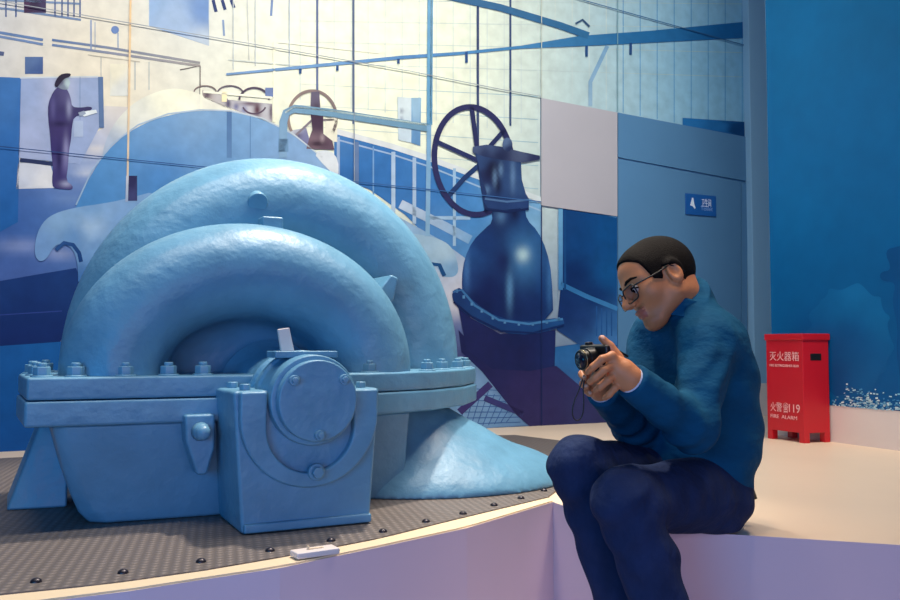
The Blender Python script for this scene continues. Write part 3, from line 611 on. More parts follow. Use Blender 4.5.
# ================================================================== PUMP
PO = plat(308, 531); PRZ = math.atan2(.447, .894)
pump = thing('centrifugal_pump', 'huge pale blue cast iron centrifugal pump with two arched casings on the deck plate', 'pump', (PO[0], PO[1], ZP+.0062), PRZ)
FT = .392   # flange top
def ring(p, cu, cv, cw, a, b, r, kv=1.):
    qx = (p[..., 0]-cu)/a; qz = (p[..., 2]-cw)/b
    rho = np.sqrt(qx*qx+qz*qz)+1e-6
    g = np.sqrt((qx/a)**2+(qz/b)**2)/rho
    d = (rho-1)/np.maximum(g, 1e-3); d = np.clip(d, -.6, 2)
    return np.sqrt(d*d+((p[..., 1]-cv)/kv)**2)-r
def casing2(p):
    d = ring(p, .11, .74, FT, .50, .545, .175, 1.15)
    qx = (p[..., 0]-.11)/.52; qz = (p[..., 2]-FT)/.56
    disc = np.maximum((np.sqrt(qx*qx+qz*qz)-1)*.5, np.abs(p[..., 1]-.76)-.09)
    d = smin(d, disc, .12)
    return smax(d, FT-.02-p[..., 2], .01)
def casing1(p):
    # front suction arch: tube thicker on its left flank, with a scooped hollow inside
    x = p[..., 0]
    d = ring(p, -.065, .40, FT, .375, .303, .141, 1.08)
    qx = (x+.055)/.40; qz = (p[..., 2]-FT)/.34
    disc = np.maximum((np.sqrt(qx*qx+qz*qz)-1)*.33, np.abs(p[..., 1]-.60)-.10)
    d = smin(d, disc, .13)
    return smax(d, FT-.02-p[..., 2], .01)
sdfobj('rear_casing', casing2, (-.72, .45, FT-.05), (.95, 1.05, 1.2), .011, M['pump'], pump)
sdfobj('front_casing', casing1, (-.66, .2, FT-.05), (.56, .72, .9), .010, M['pump'], pump)
fo = [(-.665, .22), (-.20, .20), (.24, .20), (.50, .30), (.70, .46), (.85, .66), (.89, .80), (.82, .98), (.5, 1.05), (-.4, 1.02), (-.62, .86), (-.68, .6)]
bm = bmesh.new(); prism(bm, fo, FT-.125, FT-.060); bmobj('lower_flange', bm, M['pump'], pump, bevel=.008)
fo2 = [(x*.995+.0005, (y-.6)*.99+.6) for x, y in fo]
bm = bmesh.new(); prism(bm, fo2, FT-.058, FT); bmobj('upper_flange', bm, M['pump'], pump, bevel=.008)
def hexbolt(u, v, w, r=.022, h=.026, stud=True):
    bm = bmesh.new()
    cyl(bm, (u, v, w-.002), (u, v, w+.004), r*1.25, n=20)
    cyl(bm, (u, v, w+.003), (u, v, w+h), r, n=6)
    if stud: cyl(bm, (u, v, w+h-.001), (u, v, w+h+.010), r*.55, n=14)
    bmobj('flange_bolt', bm, M['bolt'], pump, bevel=.002, seg=1)
for u, v in [(-.625, .28), (-.545, .265), (-.425, .255), (-.315, .25), (-.225, .245), (.27, .26), (.50, .345), (.60, .44), (.70, .52), (.795, .645), (.845, .78), (-.635, .42), (-.64, .58), (-.60, .78)]:
    hexbolt(u, v, FT)
# lower casing: tapered trough below the flange
def loft(name, rings, m, parent, bevel=0., smooth=False, world=False):
    bm = bmesh.new(); R_ = [[bm.verts.new(q) for q in r] for r in rings]; n = len(R_[0])
    bm.faces.new(list(reversed(R_[0]))); bm.faces.new(R_[-1])
    for A, B in zip(R_, R_[1:]):
        for i in range(n): bm.faces.new((A[i], A[(i+1) % n], B[(i+1) % n], B[i]))
    return bmobj(name, bm, m, parent, smooth, world, bevel)
def trough(t):
    z = (FT-.125)*t
    a = .50+.10*t**.6; fr = .30-.05*t
    return [(-a, fr+.03, z), (-a+.04, fr, z), (-.2, fr-.02, z), (.2, fr-.0, z), (.42, fr+.05, z), (.50, .62, z), (.42, .93, z), (-.4, .93, z), (-a, .80, z)]
loft('lower_casing', [trough(t) for t in (0, .12, .3, .55, .8, 1.)], M['pump'], pump, bevel=.01)
loft('rear_foot', [[(-.70, .62, 0), (-.54, .60, 0), (-.54, .86, 0), (-.70, .86, 0)], [(-.60, .66, FT-.1), (-.54, .64, FT-.1), (-.54, .82, FT-.1), (-.60, .82, FT-.1)]], M['pump'], pump, bevel=.008)
# lifting lug with a pin
bm = bmesh.new(); vprism(bm, [(-.285, .29), (-.205, .29), (-.205, .20), (-.225, .13), (-.25, .13), (-.28, .22)], .17, .24); bmobj('lug', bm, M['pump'], pump, bevel=.008)
bm = bmesh.new(); cyl(bm, (-.243, .172, .245), (-.243, .135, .245), .026, .018, 16); bmesh.ops.create_uvsphere(bm, u_segments=14, v_segments=8, radius=.020, matrix=Matrix.Translation((-.243, .135, .245))); bmobj('lug_pin', bm, M['bolt'], pump, True)
# flared outlet on the right
def outlet(p):
    d = rc(p, (.46, .62, .20), (.60, .60, .02), .19, .24)
    d = smin(d, ell(p, (.66, .62, -.02), (.50, .42, .17)), .16)
    d = smin(d, rc(p, (.62, .70, .02), (1.05, .95, -.02), .14, .12), .12)
    return smax(d, -p[..., 2], .006)
sdfobj('outlet_pipe', outlet, (.1, .05, -.03), (1.35, 1.25, .42), .011, M['pump'], pump)
# bearing pedestal
def ped(t):
    z = .358*t; a = .172+.026*t; return [(-a, 0, z), (a, 0, z), (a, .26, z), (-a, .26, z)]
loft('bearing_pedestal', [ped(0), ped(1)], M['pump'], pump, bevel=.010)
bm = bmesh.new(); vprism(bm, [(-.168, .003), (.172, .003), (.172, .026), (-.168, .026)], -.012, .01); bmobj('pedestal_foot', bm, M['pump'], pump, bevel=.005)
def ushape(r, wc, top, n=24):
    return [(r, top)]+[(r*math.cos(-math.pi*i/n), wc+r*math.sin(-math.pi*i/n)) for i in range(n+1)]+[(-r, top)]
bm = bmesh.new()
so = ushape(.184, .292, .356); si = ushape(.116, .262, .356)
for y in (-.026,):
    pass
ao = [bm.verts.new((x, -.024, z)) for x, z in so]; ai = [bm.verts.new((x, -.024, z)) for x, z in si]
bo = [bm.verts.new((x, .01, z)) for x, z in so]; bi_ = [bm.verts.new((x, .01, z)) for x, z in si]
n_ = len(so)
for i in range(n_-1):
    bm.faces.new((ao[i], ao[i+1], ai[i+1], ai[i])); bm.faces.new((bo[i+1], bo[i], bi_[i], bi_[i+1]))
    bm.faces.new((ao[i+1], ao[i], bo[i], bo[i+1])); bm.faces.new((ai[i], ai[i+1], bi_[i+1], bi_[i]))
for i in (0, n_-1): bm.faces.new((ao[i], ai[i], bi_[i], bo[i]))
bmobj('saddle', bm, M['pump'], pump, bevel=.006)
BC = (.006, .332)
def bring(y, r): return [(BC[0]+r*math.cos(t), y, BC[1]+r*math.sin(t)) for t in [2*math.pi*i/40 for i in range(40)]]
loft('bearing_housing', [bring(y, r) for y, r in ((-.03, .100), (-.03, .116), (.07, .120), (.075, .128), (.10, .128), (.105, .118), (.16, .116), (.165, .124), (.18, .124), (.185, .112), (.26, .106), (.36, .13), (.40, .16))], M['pump'], pump, smooth=False, bevel=.004)
bm = bmesh.new(); vprism(bm, [(BC[0]+.104*math.cos(2*math.pi*i/48), BC[1]+.104*math.sin(2*math.pi*i/48)) for i in range(48)], -.062, -.028); bmobj('bearing_cover', bm, M['pump'], pump, bevel=.005)
for u, w in ((-.060, .385), (.072, .385), (.008, .245)):
    bm = bmesh.new(); cyl(bm, (u, -.060, w), (u, -.074, w), .0135, n=16); cyl(bm, (u, -.073, w), (u, -.083, w), .009, n=6); bmobj('cover_bolt', bm, M['bolt'], pump, bevel=.0015, seg=1)
bm = bmesh.new(); cyl(bm, (.012, -.022, .148), (.012, -.034, .148), .022, n=20); cyl(bm, (.012, -.033, .148), (.012, -.050, .148), .016, n=6); bmobj('drain_plug', bm, M['bolt'], pump, bevel=.002, seg=1)
for s in (-1, 1):
    for y in (.04, .18):
        bm = bmesh.new(); u = .158*s; cyl(bm, (u, y, .354), (u, y, .374), .015, n=6); bmobj('cap_bolt', bm, M['bolt'], pump, bevel=.002, seg=1)
bm = bmesh.new(); box(bm, -.085, .085, .02, .11, .440, .458); bmobj('oiler_plate', bm, M['pump'], pump, bevel=.003)
bm = bmesh.new(); vprism(bm, [(-.058, .455), (-.022, .455), (-.037, .52), (-.068, .515)], .06, .072); bmobj('level_tag', bm, M['white'], pump, bevel=.002)
# casing details
bm = bmesh.new(); cyl(bm, (-.005, .62, .965), (-.005, .532, .925), .032, n=24); bmobj('vent_boss', bm, M['pump'], pump, bevel=.004)
bm = bmesh.new(); box(bm, -.03, .035, .38, .44, .80, .862); bmobj('casing_lug', bm, M['pump'], pump, bevel=.006)
bm = bmesh.new(); vprism(bm, [(.31, .60), (.39, .70), (.415, .69), (.40, .62), (.345, .55)], .38, .60); bmobj('casing_rib', bm, M['pump'], pump, bevel=.006)
# ================================================================== FIRE EXTINGUISHER BOX
q1 = plat(803.5, 442); t1 = float((q1-RA)@RD); dep = .165
# front face line is parallel to the wall at distance dep+gap
bq = hitp(804.5, 441.5, rp(0, dep+.012), RN); tB = float((bq-RA)@RD)
bl = hitp(767, 400, rp(0, dep+.012), RN); tA = float((bl-RA)@RD)
bw = tA-tB
zt = hitp(804.5, 333.5, rp(0, dep+.012), RN)[2]
bh = zt-ZP
bx = thing('fire_extinguisher_box', 'red metal fire extinguisher box standing against the blue wall behind the man', 'box', tuple(np.append((rp((tA+tB)/2, dep/2+.012))[:2], ZP)), math.atan2(-RD[1], -RD[0]))
# local x runs toward the near end (right in the picture), local -y is the front
fr = bx.rotation_euler.to_matrix() @ Vector((0, -1, 0))
sgn = 1 if fr.dot(Vector(RN)) > 0 else -1
hw_, hd = bw/2, dep/2
def Y(y): return y*sgn
lg = .048
bm = bmesh.new(); box(bm, -hw_, hw_, -hd, hd, lg, bh-.03); bmobj('cabinet', bm, M['red'], bx, bevel=.003)
bm = bmesh.new(); box(bm, -hw_-.006, hw_+.006, -hd-.006, hd+.006, bh-.032, bh); bmobj('lid', bm, M['red'], bx, bevel=.003)
for sx in (-1, 1):
    for sy in (-1, 1):
        bm = bmesh.new(); x0 = sx*(hw_-.0175); y0 = sy*(hd-.0175); box(bm, x0-.0175, x0+.0175, y0-.0175, y0+.0175, 0, lg+.002); bmobj('leg', bm, M['red'], bx, bevel=.002)
bm = bmesh.new(); zc = bh*(1-.215); box(bm, hw_-.002, hw_+.0015, -.035, .035, zc-.017, zc+.017); bmobj('hand_slot', bm, M['dark'], bx, bevel=.006)
Rt = Matrix.Rotation(math.pi/2, 4, 'X')
def tm(x, z): return Matrix.Translation((x, -hd-.001, z)) @ Rt
xl = -hw_+bw*.10; wd = bw*.80
text_join('lettering', [('灭火器箱', .05, wd, tm(xl, bh*.755)), ('FIRE EXTINGUISHER BOX', .018, wd, tm(xl, bh*.690)),
                        ('火警', .05, wd*.40, tm(xl, bh*.275)), ('☎', .05, wd*.17, tm(xl+wd*.44, bh*.275)), ('119', .058, wd*.36, tm(xl+wd*.64, bh*.272)), ('FIRE  ALARM', .026, wd*.9, tm(xl, bh*.205))], M['ink'], bx)
# ================================================================== TOILET SIGN
sg = thing('toilet_sign', 'small blue rectangular sign with white pictogram on the grey-blue door', 'sign', tuple(W(699, 205.5, .0135)), math.atan2(WU[1], WU[0]))
def wl(x, y):
    d = W(x, y)-W(699, 205.5); return float(d@WU), float(d[2])
cs_ = [wl(683.5, 194), wl(714, 198), wl(714, 218), wl(683.5, 215.5)]
sw = (cs_[1][0]-cs_[0][0])/2; shh = .5*((cs_[0][1]-cs_[3][1])/2+(cs_[1][1]-cs_[2][1])/2)
bm = bmesh.new(); box(bm, -sw, sw, -.008, 0, -shh, shh); bmobj('sign_board', bm, M['sign'], sg, bevel=.002)
bm = bmesh.new()
vprism(bm, [(-sw*.72, -shh*.12), (-sw*.60, shh*.62), (-sw*.52, shh*.62), (-sw*.46, 0), (-sw*.38, -shh*.35), (-sw*.44, -shh*.42), (-sw*.56, -shh*.20)], -.0095, -.0078); bmobj('pictogram', bm, M['inkw'], sg)
text_join('lettering', [('卫生间', .06, sw*.62, Matrix.Translation((0.02*sw, -.0085, -shh*.08)) @ Rt)], M['inkw'], sg)
text_join('lettering', [('Toilet', .04, sw*.8, Matrix.Translation((-.05*sw, -.0085, -shh*.50)) @ Rt)], M['inkb'], sg)
# ================================================================== PERSON
LT = np.array([.53, -.848, 0]); FD = np.array([-.848, -.53, 0])
pel = P(685, 492, 2.37); wai = P(698, 432, 2.37); che = P(690, 380, 2.37); upc = P(688, 346, 2.36); nb = P(685, 308, 2.34)
hipL = pel+LT*.092; hipR = pel-LT*.092
knL = P(625, 500, 1.98); knR = P(580, 467, 2.15)
anL = P(696, 712, 1.97); anR = P(648, 692, 2.14)
shL = P(709, 342, 2.22); shR = P(657, 338, 2.48)
elL = P(692, 427, 2.09); wrL = P(631, 380, 1.97)
elR = P(636, 425, 2.33); wrR = P(602, 390, 2.13)
person = thing('person', 'man in blue jacket and glasses sitting on the plinth edge looking at a small camera', 'person', (pel[0], pel[1], ZP))
# head frame
vr = nrm((.974, -.225, 0)); vt = nrm((-.225, -.974, 0)); vz = np.array([0, 0, 1.])
HX = nrm(-.83*vr-.38*vz+.41*vt); HY = .36*vr+.30*vz+.88*vt; HY = nrm(HY-HX*(HY@HX)); HZ = np.cross(HX, HY)
HC = P(660, 282, 2.31); HS = .97
def tohead(p): q = p-HC; return np.stack([q@HX, q@HY, q@HZ], -1)/HS
def fromhead(x, y, z): return HC+(HX*x+HY*y+HZ*z)*HS
def head_l(q):
    qa = q.copy(); qa[..., 1] = np.abs(qa[..., 1])
    d = ell(q, (-.012, 0, .032), (.099, .077, .090))
    d = smin(d, ell(q, (.045, 0, .045), (.050, .062, .055)), .03)
    d = smin(d, rc(q, (.042, 0, -.015), (.070, 0, -.086), .057, .024), .03)
    d = smin(d, rc(qa, (.002, .050, -.050), (.056, .018, -.092), .027, .018), .03)
    d = smin(d, sph(qa, (.058, .040, -.022), .026), .03)
    d = smin(d, rc(qa, (.088, .018, .026), (.066, .052, .024), .010, .009), .016)
    d = smax(d, -sph(qa, (.108, .034, .004), .017), .016)
    d = smin(d, rc(q, (.096, 0, .018), (.121, 0, -.025), .0085, .0118), .014)
    d = smin(d, sph(qa, (.106, .0125, -.029), .0088), .008)
    d = smin(d, ell(q, (.094, 0, -.054), (.013, .025, .0075)), .007)
    d = smin(d, ell(q, (.090, 0, -.067), (.013, .021, .0075)), .008)
    d = smin(d, sph(q, (.080, 0, -.096), .016), .02)
    e = smax(ell(qa, (-.012, .080, -.004), (.021, .011, .033)), -ell(qa, (-.008, .090, -.002), (.012, .008, .021)), .004)
    d = smin(d, e, .008)
    return d
NK0 = fromhead(-.035, 0, -.05)
def chain(p, pts, rs, k=.02):
    d = None
    for (a, b), (ra, rb) in zip(zip(pts, pts[1:]), zip(rs, rs[1:])):
        e = rc(p, a, b, ra, rb); d = e if d is None else smin(d, e, k)
    return d
# fingers (pixel, depth) : palm side is round the near end of the camera
CC = P(598, 358, 2.03)
palmL = [wrL, P(622, 372, 1.97), P(615, 367, 1.97)]
fingersL = [([P(612, 356, 1.955), P(602, 359, 1.942), P(593, 367, 1.945), P(588, 372, 1.968)], [.0095, .0090, .0084, .0074]),
            ([P(613, 365, 1.955), P(604, 370, 1.940), P(595, 378, 1.945), P(590, 382, 1.970)], [.0096, .0092, .0086, .0076]),
            ([P(616, 374, 1.96), P(608, 380, 1.946), P(600, 387, 1.952), P(596, 390.5, 1.975)], [.0094, .0090, .0084, .0074]),
            ([P(621, 382, 1.968), P(615, 388, 1.957), P(609, 395, 1.962), P(605, 398, 1.982)], [.0085, .0080, .0075, .0068]),
            ([P(624, 371, 1.98), P(618, 357, 1.985), P(610, 346, 1.99), P(602, 338.5, 1.995)], [.0140, .0118, .0102, .0085])]
palmR = [wrR, P(598, 381, 2.10), P(594, 373, 2.085)]
fingersR = [([P(596, 365, 2.10), P(593, 352, 2.105), P(591, 347, 2.095), P(589.5, 345, 2.080)], [.0105, .0098, .0090, .0080]),
            ([P(594, 370, 2.09), P(586, 370, 2.085), P(582, 374, 2.07), P(584, 378, 2.05)], [.0105, .0100, .0092, .0082]),
            ([P(595, 376, 2.09), P(586, 379, 2.085), P(583, 384, 2.07), P(586, 387, 2.05)], [.0105, .0098, .0090, .0082]),
            ([P(597, 382, 2.09), P(589, 387, 2.085), P(587, 391, 2.07), P(590, 394, 2.055)], [.0095, .0088, .0082, .0074]),
            ([P(601, 381, 2.115), P(606, 369, 2.12), P(606, 358, 2.115), P(603, 350, 2.10)], [.0140, .0120, .0102, .0085])]
def hand(p, palm, fs):
    d = chain(p, palm, [.026, .026, .022], .02)
    d = smin(d, rc(p, fs[0][0][0], fs[3][0][0], .0115, .0105), .012)
    d = smin(d, rc(p, palm[0], fs[4][0][0], .024, .018), .02)
    for i, (pt, r) in enumerate(fs):
        d = smin(d, chain(p, pt, r, .003), .0035)
    return d
def body(p):
    d = head_l(tohead(p))*HS
    d = smin(d, rc(p, NK0, nb-FD*.012, .052, .055), .03)
    d = smin(d, rc(p, nb-np.array([0, 0, .05])-FD*.02, che-FD*.01, .05, .075), .03)
    d = smin(d, rc(p, shL, shR, .05, .05), .05)
    d = smin(d, rc(p, che, pel, .08, .085), .05)
    d = smin(d, rc(p, hipL, hipR, .08, .08), .03)
    for a, b, c in ((shL, elL, wrL), (shR, elR, wrR)): d = smin(d, chain(p, [a, b, c], [.050, .038, .026]), .02)
    for a, b, c in ((hipL, knL, anL), (hipR, knR, anR)): d = smin(d, chain(p, [a, b, c], [.07, .048, .034]), .02)
    for an in (anL, anR): d = smin(d, rc(p, an+np.array([0, 0, -.03]), an+FD*.14+np.array([0, 0, -.055]), .03, .02), .03)
    d = smin(d, hand(p, palmL, fingersL), .012)
    d = smin(d, hand(p, palmR, fingersR), .012)
    return d
def skincol(v):
    q = tohead(v); c = np.tile(np.array(lin((206, 134, 88))), (len(v), 1))
    lips = (np.abs(q[:, 1]) < .024) & (q[:, 2] < -.047) & (q[:, 2] > -.076) & (q[:, 0] > .088)
    c[lips] = lin((172, 98, 78))
    # darker skin tone on jaw, chin and upper lip
    g = np.clip((-.062-q[:, 2])/.03, 0, 1)*np.clip((q[:, 0]+.01)/.04, 0, 1)*np.clip((.14+q[:, 2])/.02, 0, 1)
    g2 = np.exp(-((q[:, 2]+.042)/.007)**2)*np.clip((q[:, 0]-.075)/.02, 0, 1)*(np.abs(q[:, 1]) < .03)
    g = np.maximum(g, g2)*(~lips); c = c*(1-.26*g[:, None])
    nail = np.zeros(len(v), bool)
    for fs in (fingersL, fingersR):
        for pt, r in fs: nail |= np.linalg.norm(v-(pt[-1]+np.array([0, -r[-1]*.6, r[-1]*.5])), axis=1) < r[-1]*.62
    c[nail] = lin((226, 176, 150))
    return c
lo = np.array([.17, 1.75, .0]); hi = np.array([1.05, 2.72, 1.16])
bodyo = sdfobj('body', body, lo, hi, .0036, M['skin'], person, True, skincol)
def hair(p):
    q = tohead(p); x = q[..., 0]; z = q[..., 2]
    line = np.interp(x, [-.12, -.05, -.030, -.020, .012, .022, .045, .060, .085, .11], [-.078, -.07, -.02, .012, .022, -.008, .002, .058, .090, .096])
    d = head_l(q)-.0055
    cut = (line-z)*.8
    return np.maximum(np.maximum(d, cut), ell(q, (-.012, 0, .032), (.115, .092, .110)))*HS
sdfobj('hair', hair, HC-.16, HC+.16, .0035, M['hair'], person, True)
for s in (-1, 1):
    bm = bmesh.new(); bmesh.ops.create_uvsphere(bm, u_segments=20, v_segments=14, radius=.0125, matrix=Matrix.Translation(fromhead(.0845, .033*s, .002))); bmobj('eye', bm, M['eyew'], person, True, True)
    bm = bmesh.new(); bmesh.ops.create_uvsphere(bm, u_segments=14, v_segments=8, radius=.0062, matrix=Matrix.Translation(fromhead(.0922, .033*s, -.0005))); bmobj('iris', bm, M['hair'], person, True, True)
    bm = bmesh.new(); tube(bm, [fromhead(*q) for q in ((.101, .014*s, .026), (.100, .026*s, .030), (.091, .042*s, .031), (.078, .055*s, .026))], [.003, .0042, .0038, .002], 8); bmobj('eyebrow', bm, M['hair'], person, True, True)
    # upper eyelid
    bm = bmesh.new(); tube(bm, [fromhead(*q) for q in ((.094, .020*s, .003), (.0985, .030*s, .0085), (.095, .041*s, .006), (.087, .049*s, .0))], .0024, 8); bmobj('eyelid', bm, M['hair'], person, True, True)
# glasses
gl_ = bpy.data.objects.new('eyeglasses', None); COL.objects.link(gl_); gl_.parent = person; gl_['label'] = 'dark thin-rimmed eyeglasses'
def rrect(cx, cy, a, b, r, n=6):
    o = []
    for sx, sy, a0 in ((1, 1, 0), (-1, 1, 90), (-1, -1, 180), (1, -1, 270)):
        for i in range(n+1):
            t = math.radians(a0+90*i/n); o.append((cx+sx*(a-r)+r*math.cos(t), cy+sy*(b-r)+r*math.sin(t)))
    return o
for s in (-1, 1):
    pts = [fromhead(.118-abs(y)*.22, y, z) for y, z in rrect(.0365*s, -.006, .0285, .0205, .012)]
    bm = bmesh.new(); tube(bm, pts, .0021, 8, True); bmobj('rim', bm, M['blk'], gl_, True, True)
    bm = bmesh.new(); vs = [bm.verts.new(q) for q in pts]; bm.faces.new(vs)
    r_ = bmesh.ops.extrude_face_region(bm, geom=bm.faces[:]); bmesh.ops.translate(bm, verts=[e for e in r_['geom'] if isinstance(e, bmesh.types.BMVert)], vec=Vector(HX*.001))
    bmobj('lens', bm, M['lens'], gl_, False, True)
    bm = bmesh.new(); tube(bm, [fromhead(*q) for q in ((.104, .061*s, .006), (.095, .071*s, .007), (.04, .079*s, .010), (-.005, .084*s, .016), (-.03, .083*s, .0), (-.036, .081*s, -.018))], .0022, 8); bmobj('temple', bm, M['blk'], gl_, True, True)
bm = bmesh.new(); tube(bm, [fromhead(*q) for q in ((.117, -.011, .002), (.120, 0, .005), (.117, .011, .002))], .002, 8); bmobj('bridge', bm, M['blk'], gl_, True, True)
# jacket
def wob(p, a, f, ph=0.): return a*np.sin(f*(p[..., 2]+.6*p[..., 0]-.35*p[..., 1])+ph+2.2*np.sin(14*p[..., 0]+9*p[..., 1]))
collar_up = nrm(NK0-nb)
def jacket(p):
    d = None
    lev = [(pel+np.array([0, 0, .035])-FD*.005,   .074, .114), (wai, .062, .108), (che, .078, .106), (upc, .095, .088)]
    for (c0, w0, r0), (c1, w1, r1) in zip(lev, lev[1:]):
        for s in (-1, 0, 1):
            e = rc(p, c0+LT*w0*s, c1+LT*w1*s, r0, r1); d = e if d is None else smin(d, e, .05)
    d = smin(d, rc(p, shL-LT*.01, nb+LT*.02, .064, .062), .05)
    d = smin(d, rc(p, shR+LT*.01, nb-LT*.02, .064, .062), .05)
    d = smin(d, wob(p, .0028, 60), 1e-6) if False else d+wob(p, .0025, 58)
    # hem
    hem = (p-(pel+np.array([0, 0, .03])))@nrm((FD[0]*-.25, FD[1]*-.25, 1))
    d = smax(d, -hem, .012)
    # sleeves
    for sh, el, wr, ph in ((shL, elL, wrL, 0), (shR, elR, wrR, 1.3)):
        s = chain(p, [sh, el, wr+(el-wr)*.02], [.068, .056, .042], .03)
        ba = wr-el; t = ((p-el)@ba)/(ba@ba)
        s = s+.0035*np.sin(95*((p-el)@nrm(ba))+ph+2*np.sin(30*p[..., 2]))*np.exp(-((t-.15)/.45)**2)
        s = smax(s, (t-1.0)*np.linalg.norm(ba), .004)
        s = smax(s, -(sph(p, wr, .034)), .004) if False else s
        d = smin(d, s, .028)
    # collar: a raised band round the neck with the neck opening cut out
    q = p-nb; h = q@collar_up; r = L(q-h[..., None]*collar_up)
    band = np.maximum(np.abs(r-.071-.10*np.maximum(-h, 0))-.0075, np.abs(h-.020)-.030)
    fcut = (q@FD)-.035
    d = smin(d, band, .010)
    return d
sdfobj('jacket', jacket, (.26, 1.84, .38), (1.10, 2.75, 1.13), .0055, M['jacket'], person, True)
# collar leaves, cuffs and a belt end
bm = bmesh.new()
for s in (-1, 1):
    a = nb+collar_up*.042+FD*.052+LT*.040*s; b = nb+FD*.100+LT*.018*s-np.array([0, 0, .018]); c_ = nb+FD*.070+LT*.072*s-np.array([0, 0, .028]); e = nb+LT*.082*s+collar_up*.012
    o_ = (FD*.012+LT*.006*s)
    vs = [bm.verts.new(q) for q in (a, b, c_, e)]+[bm.verts.new(q+o_) for q in (a, b, c_, e)]
    for f in ((0, 1, 2, 3), (7, 6, 5, 4), (0, 4, 5, 1), (1, 5, 6, 2), (2, 6, 7, 3), (3, 7, 4, 0)): bm.faces.new([vs[i] for i in f])
bmobj('collar', bm, M['jacket'], person, True, True, bevel=.004)
for el, wr in ((elL, wrL), (elR, wrR)):
    ax = nrm(wr-el); bm = bmesh.new(); cyl(bm, wr-ax*.010, wr+ax*.0045, .033, .0315, 24); bmobj('shirt_cuff', bm, M['shirt'], person, True, True)
bk = pel-FD*.12+LT*.06+np.array([0, 0, .02])
bm = bmesh.new(); tube(bm, [P(740, 482, 2.36), P(751, 490, 2.36), P(756, 499, 2.355)], [.014, .010, .004], 8); bmobj('belt_end', bm, M['blk'], person, True, True)
# trousers and shoes
def trousers(p):
    d = smin(rc(p, hipL, hipR, .10, .10), rc(p, pel+np.array([0, 0, .04]), pel-FD*.03, .112, .095), .05)
    for hp, kn, an, ph in ((hipL, knL, anL, 0), (hipR, knR, anR, 1.)):
        t = chain(p, [hp+np.array([0, 0, .01]), kn, an+(kn-an)*.05], [.102, .070, .056], .035)
        calf = kn+(an-kn)*.3-FD*.02; t = smin(t, sph(p, calf, .056), .03)
        t = t+.0035*np.sin(75*((p-kn)@nrm(an-kn))+ph+2*np.sin(22*p[..., 0]+15*p[..., 1]))*np.exp(-(L(p-kn)/.17)**2)
        d = smin(d, t, .022)
    d = d+wob(p, .002, 70, 1)
    return smax(d, (ZP+.004-p[..., 2])*np.where((p[..., 1] > 2.24) & (p[..., 0] > .5), 1, 0)-(1-np.where((p[..., 1] > 2.24) & (p[..., 0] > .5), 1, 0)), .004)
sdfobj('trousers', trousers, (.15, 1.80, .05), (.98, 2.70, .80), .0058, M['jean'], person, True)
for an in (anL, anR):
    f_ = nrm((-.8, -.6, 0)); a0 = np.array([an[0], an[1], 0])
    def shoe(p, a0=a0, f_=f_):
        d = rc(p, a0-f_*.04+np.array([0, 0, .045]), a0+f_*.17+np.array([0, 0, .03]), .045, .038)
        d = smin(d, rc(p, a0+np.array([0, 0, .05]), a0+np.array([0, 0, .10]), .045, .045), .03)
        return smax(d, -p[..., 2]+.001, .004)
    sdfobj('shoe', shoe, a0-np.array([.3, .3, .01]), a0+np.array([.3, .3, .2]), .008, M['shoe'], person, True)
# ================================================================== COMPACT CAMERA
fc = nrm((-.90, -.42, -.10)); lc = nrm(np.cross((0, 0, 1), fc)); uc = np.cross(fc, lc)
cam_t = thing('compact_camera', 'small black compact camera held in both hands by the seated man', 'camera', tuple(CC))
def cbox(bm, f0, f1, l0, l1, u0, u1):
    vs = []
    for u in (u0, u1):
        for f, l in ((f0, l0), (f1, l0), (f1, l1), (f0, l1)): vs.append(bm.verts.new(CC+fc*f+lc*l+uc*u))
    for f in ((3, 2, 1, 0), (4, 5, 6, 7), (0, 1, 5, 4), (1, 2, 6, 5), (2, 3, 7, 6), (3, 0, 4, 7)): bm.faces.new([vs[i] for i in f])
bm = bmesh.new(); cbox(bm, -.016, .014, -.054, .054, -.031, .031); bmobj('camera_body', bm, M['blk'], cam_t, True, True, bevel=.005)
bm = bmesh.new(); cyl(bm, CC+fc*.013, CC+fc*.034, .027, .026, 28); cyl(bm, CC+fc*.033, CC+fc*.050, .0235, .0225, 28); bmobj('lens_barrel', bm, M['blk'], cam_t, True, True, bevel=.0015)
bm = bmesh.new(); tube(bm, [CC+fc*.045+(lc*math.cos(t)+uc*math.sin(t))*.0232 for t in [2*math.pi*i/28 for i in range(28)]], .0014, 8, True); bmobj('lens_ring', bm, M['gold'], cam_t, True, True)
bm = bmesh.new(); cyl(bm, CC+fc*.0495, CC+fc*.0508, .017, n=24); bmobj('lens_glass', bm, M['camglass'], cam_t, True, True)
bm = bmesh.new(); cyl(bm, CC-lc*.032+uc*.030, CC-lc*.032+uc*.037, .009, n=18); bmobj('shutter_button', bm, M['lensrim'], cam_t, True, True)
def sbx(p0, p1, w, t):
    pass
bm = bmesh.new()
hA = CC-fc*.018+uc*.020; tdir = nrm(-fc*.92-uc*.55)
vs = []
for a in (0, .048):
    for l in (-.036, .036):
        for t in (0, .005): vs.append(bm.verts.new(hA+tdir*a+lc*l+np.cross(lc, tdir)*t))
for f in ((0, 1, 3, 2), (4, 6, 7, 5), (0, 4, 5, 1), (2, 3, 7, 6), (0, 2, 6, 4), (1, 5, 7, 3)): bm.faces.new([vs[i] for i in f])
bmobj('tilting_screen', bm, M['blk'], cam_t, False, True, bevel=.0015)
sp_ = chaikin([(584, 375), (580, 388), (573, 404), (572, 416), (577, 422), (583, 416), (584, 400), (583, 388), (585, 376)], 2, False)
bm = bmesh.new(); tube(bm, [P(x, y, 2.045) for x, y in sp_], .0016, 8); bmobj('wrist_strap', bm, M['blk'], cam_t, True, True)
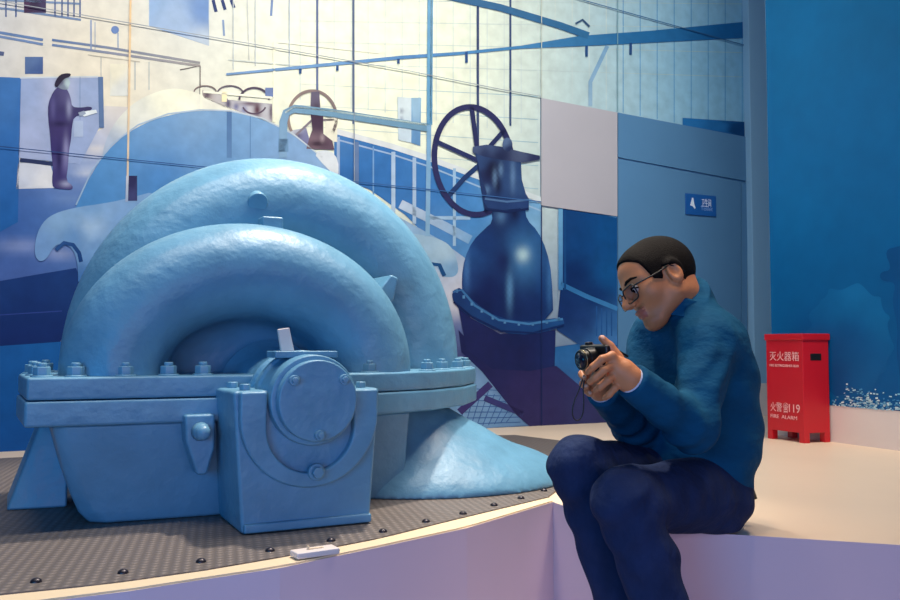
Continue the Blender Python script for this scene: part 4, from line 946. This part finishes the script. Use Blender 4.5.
# ================================================================== LIGHTS + WORLD + CAMERA
def area(name, loc, target, sx, sy, power, col, spread=math.pi):
    l = bpy.data.lights.new(name, 'AREA'); l.shape = 'RECTANGLE'; l.size = sx; l.size_y = sy; l.energy = power; l.color = col; l.spread = spread
    o = bpy.data.objects.new(name, l); COL.objects.link(o); o.location = loc
    o.rotation_euler = (Vector(target)-Vector(loc)).to_track_quat('-Z', 'Y').to_euler(); return o
def spot(name, loc, target, power, col, ang, blend=.5, r=.1):
    l = bpy.data.lights.new(name, 'SPOT'); l.energy = power; l.color = col; l.spot_size = math.radians(ang); l.spot_blend = blend; l.shadow_soft_size = r
    o = bpy.data.objects.new(name, l); COL.objects.link(o); o.location = loc
    o.rotation_euler = (Vector(target)-Vector(loc)).to_track_quat('-Z', 'Y').to_euler(); return o
wm = wallpt(-.6, 0)
a = wallpt(-.7, 2.5)
area('wall_washer', (a[0], a[1], 4.1), (wm[0], wm[1], 1.3), 4.6, .3, 108, (1, .95, .86), math.radians(130))
spot('pump_spot', (.05, 3.3, 4.0), (-.45, 2.8, .9), 560, (1, .88, .76), 50, .6, .10)
spot('stage_spot', (1.5, 2.5, 3.9), (1.35, 3.1, ZP), 175, (1, .80, .62), 66, .7, .25)
spot('man_spot', (.35, 1.7, 3.6), (.5, 2.2, .9), 85, (1, .74, .48), 26, .7, .15)
area('blue_fill', (-1.3, -.9, 1.1), (-.2, 3, .9), 1.6, 1.0, 13, (.0, .42, 1), math.radians(110))
area('hall_fill', (.9, -1.2, 1.0), (.2, 2.3, .2), 3.0, 1.2, 14, (.80, .68, 1), math.radians(120))
w = bpy.data.worlds.new('hall'); SC.world = w; w.use_nodes = True
bgn = w.node_tree.nodes['Background']; bgn.inputs[0].default_value = (.05, .24, .62, 1); bgn.inputs[1].default_value = .16
cd = bpy.data.cameras.new('view'); cd.sensor_width = 36; cd.lens = 35; co = bpy.data.objects.new('view', cd); COL.objects.link(co)
co.location = tuple(CP); co.rotation_euler = (math.pi/2+TH, 0, 0); cd.clip_start = .02
SC.camera = co
SC.view_settings.view_transform = 'Standard'; SC.view_settings.look = 'None'; SC.view_settings.gamma = 1; SC.view_settings.use_curve_mapping = False
SC.view_settings.exposure = 0
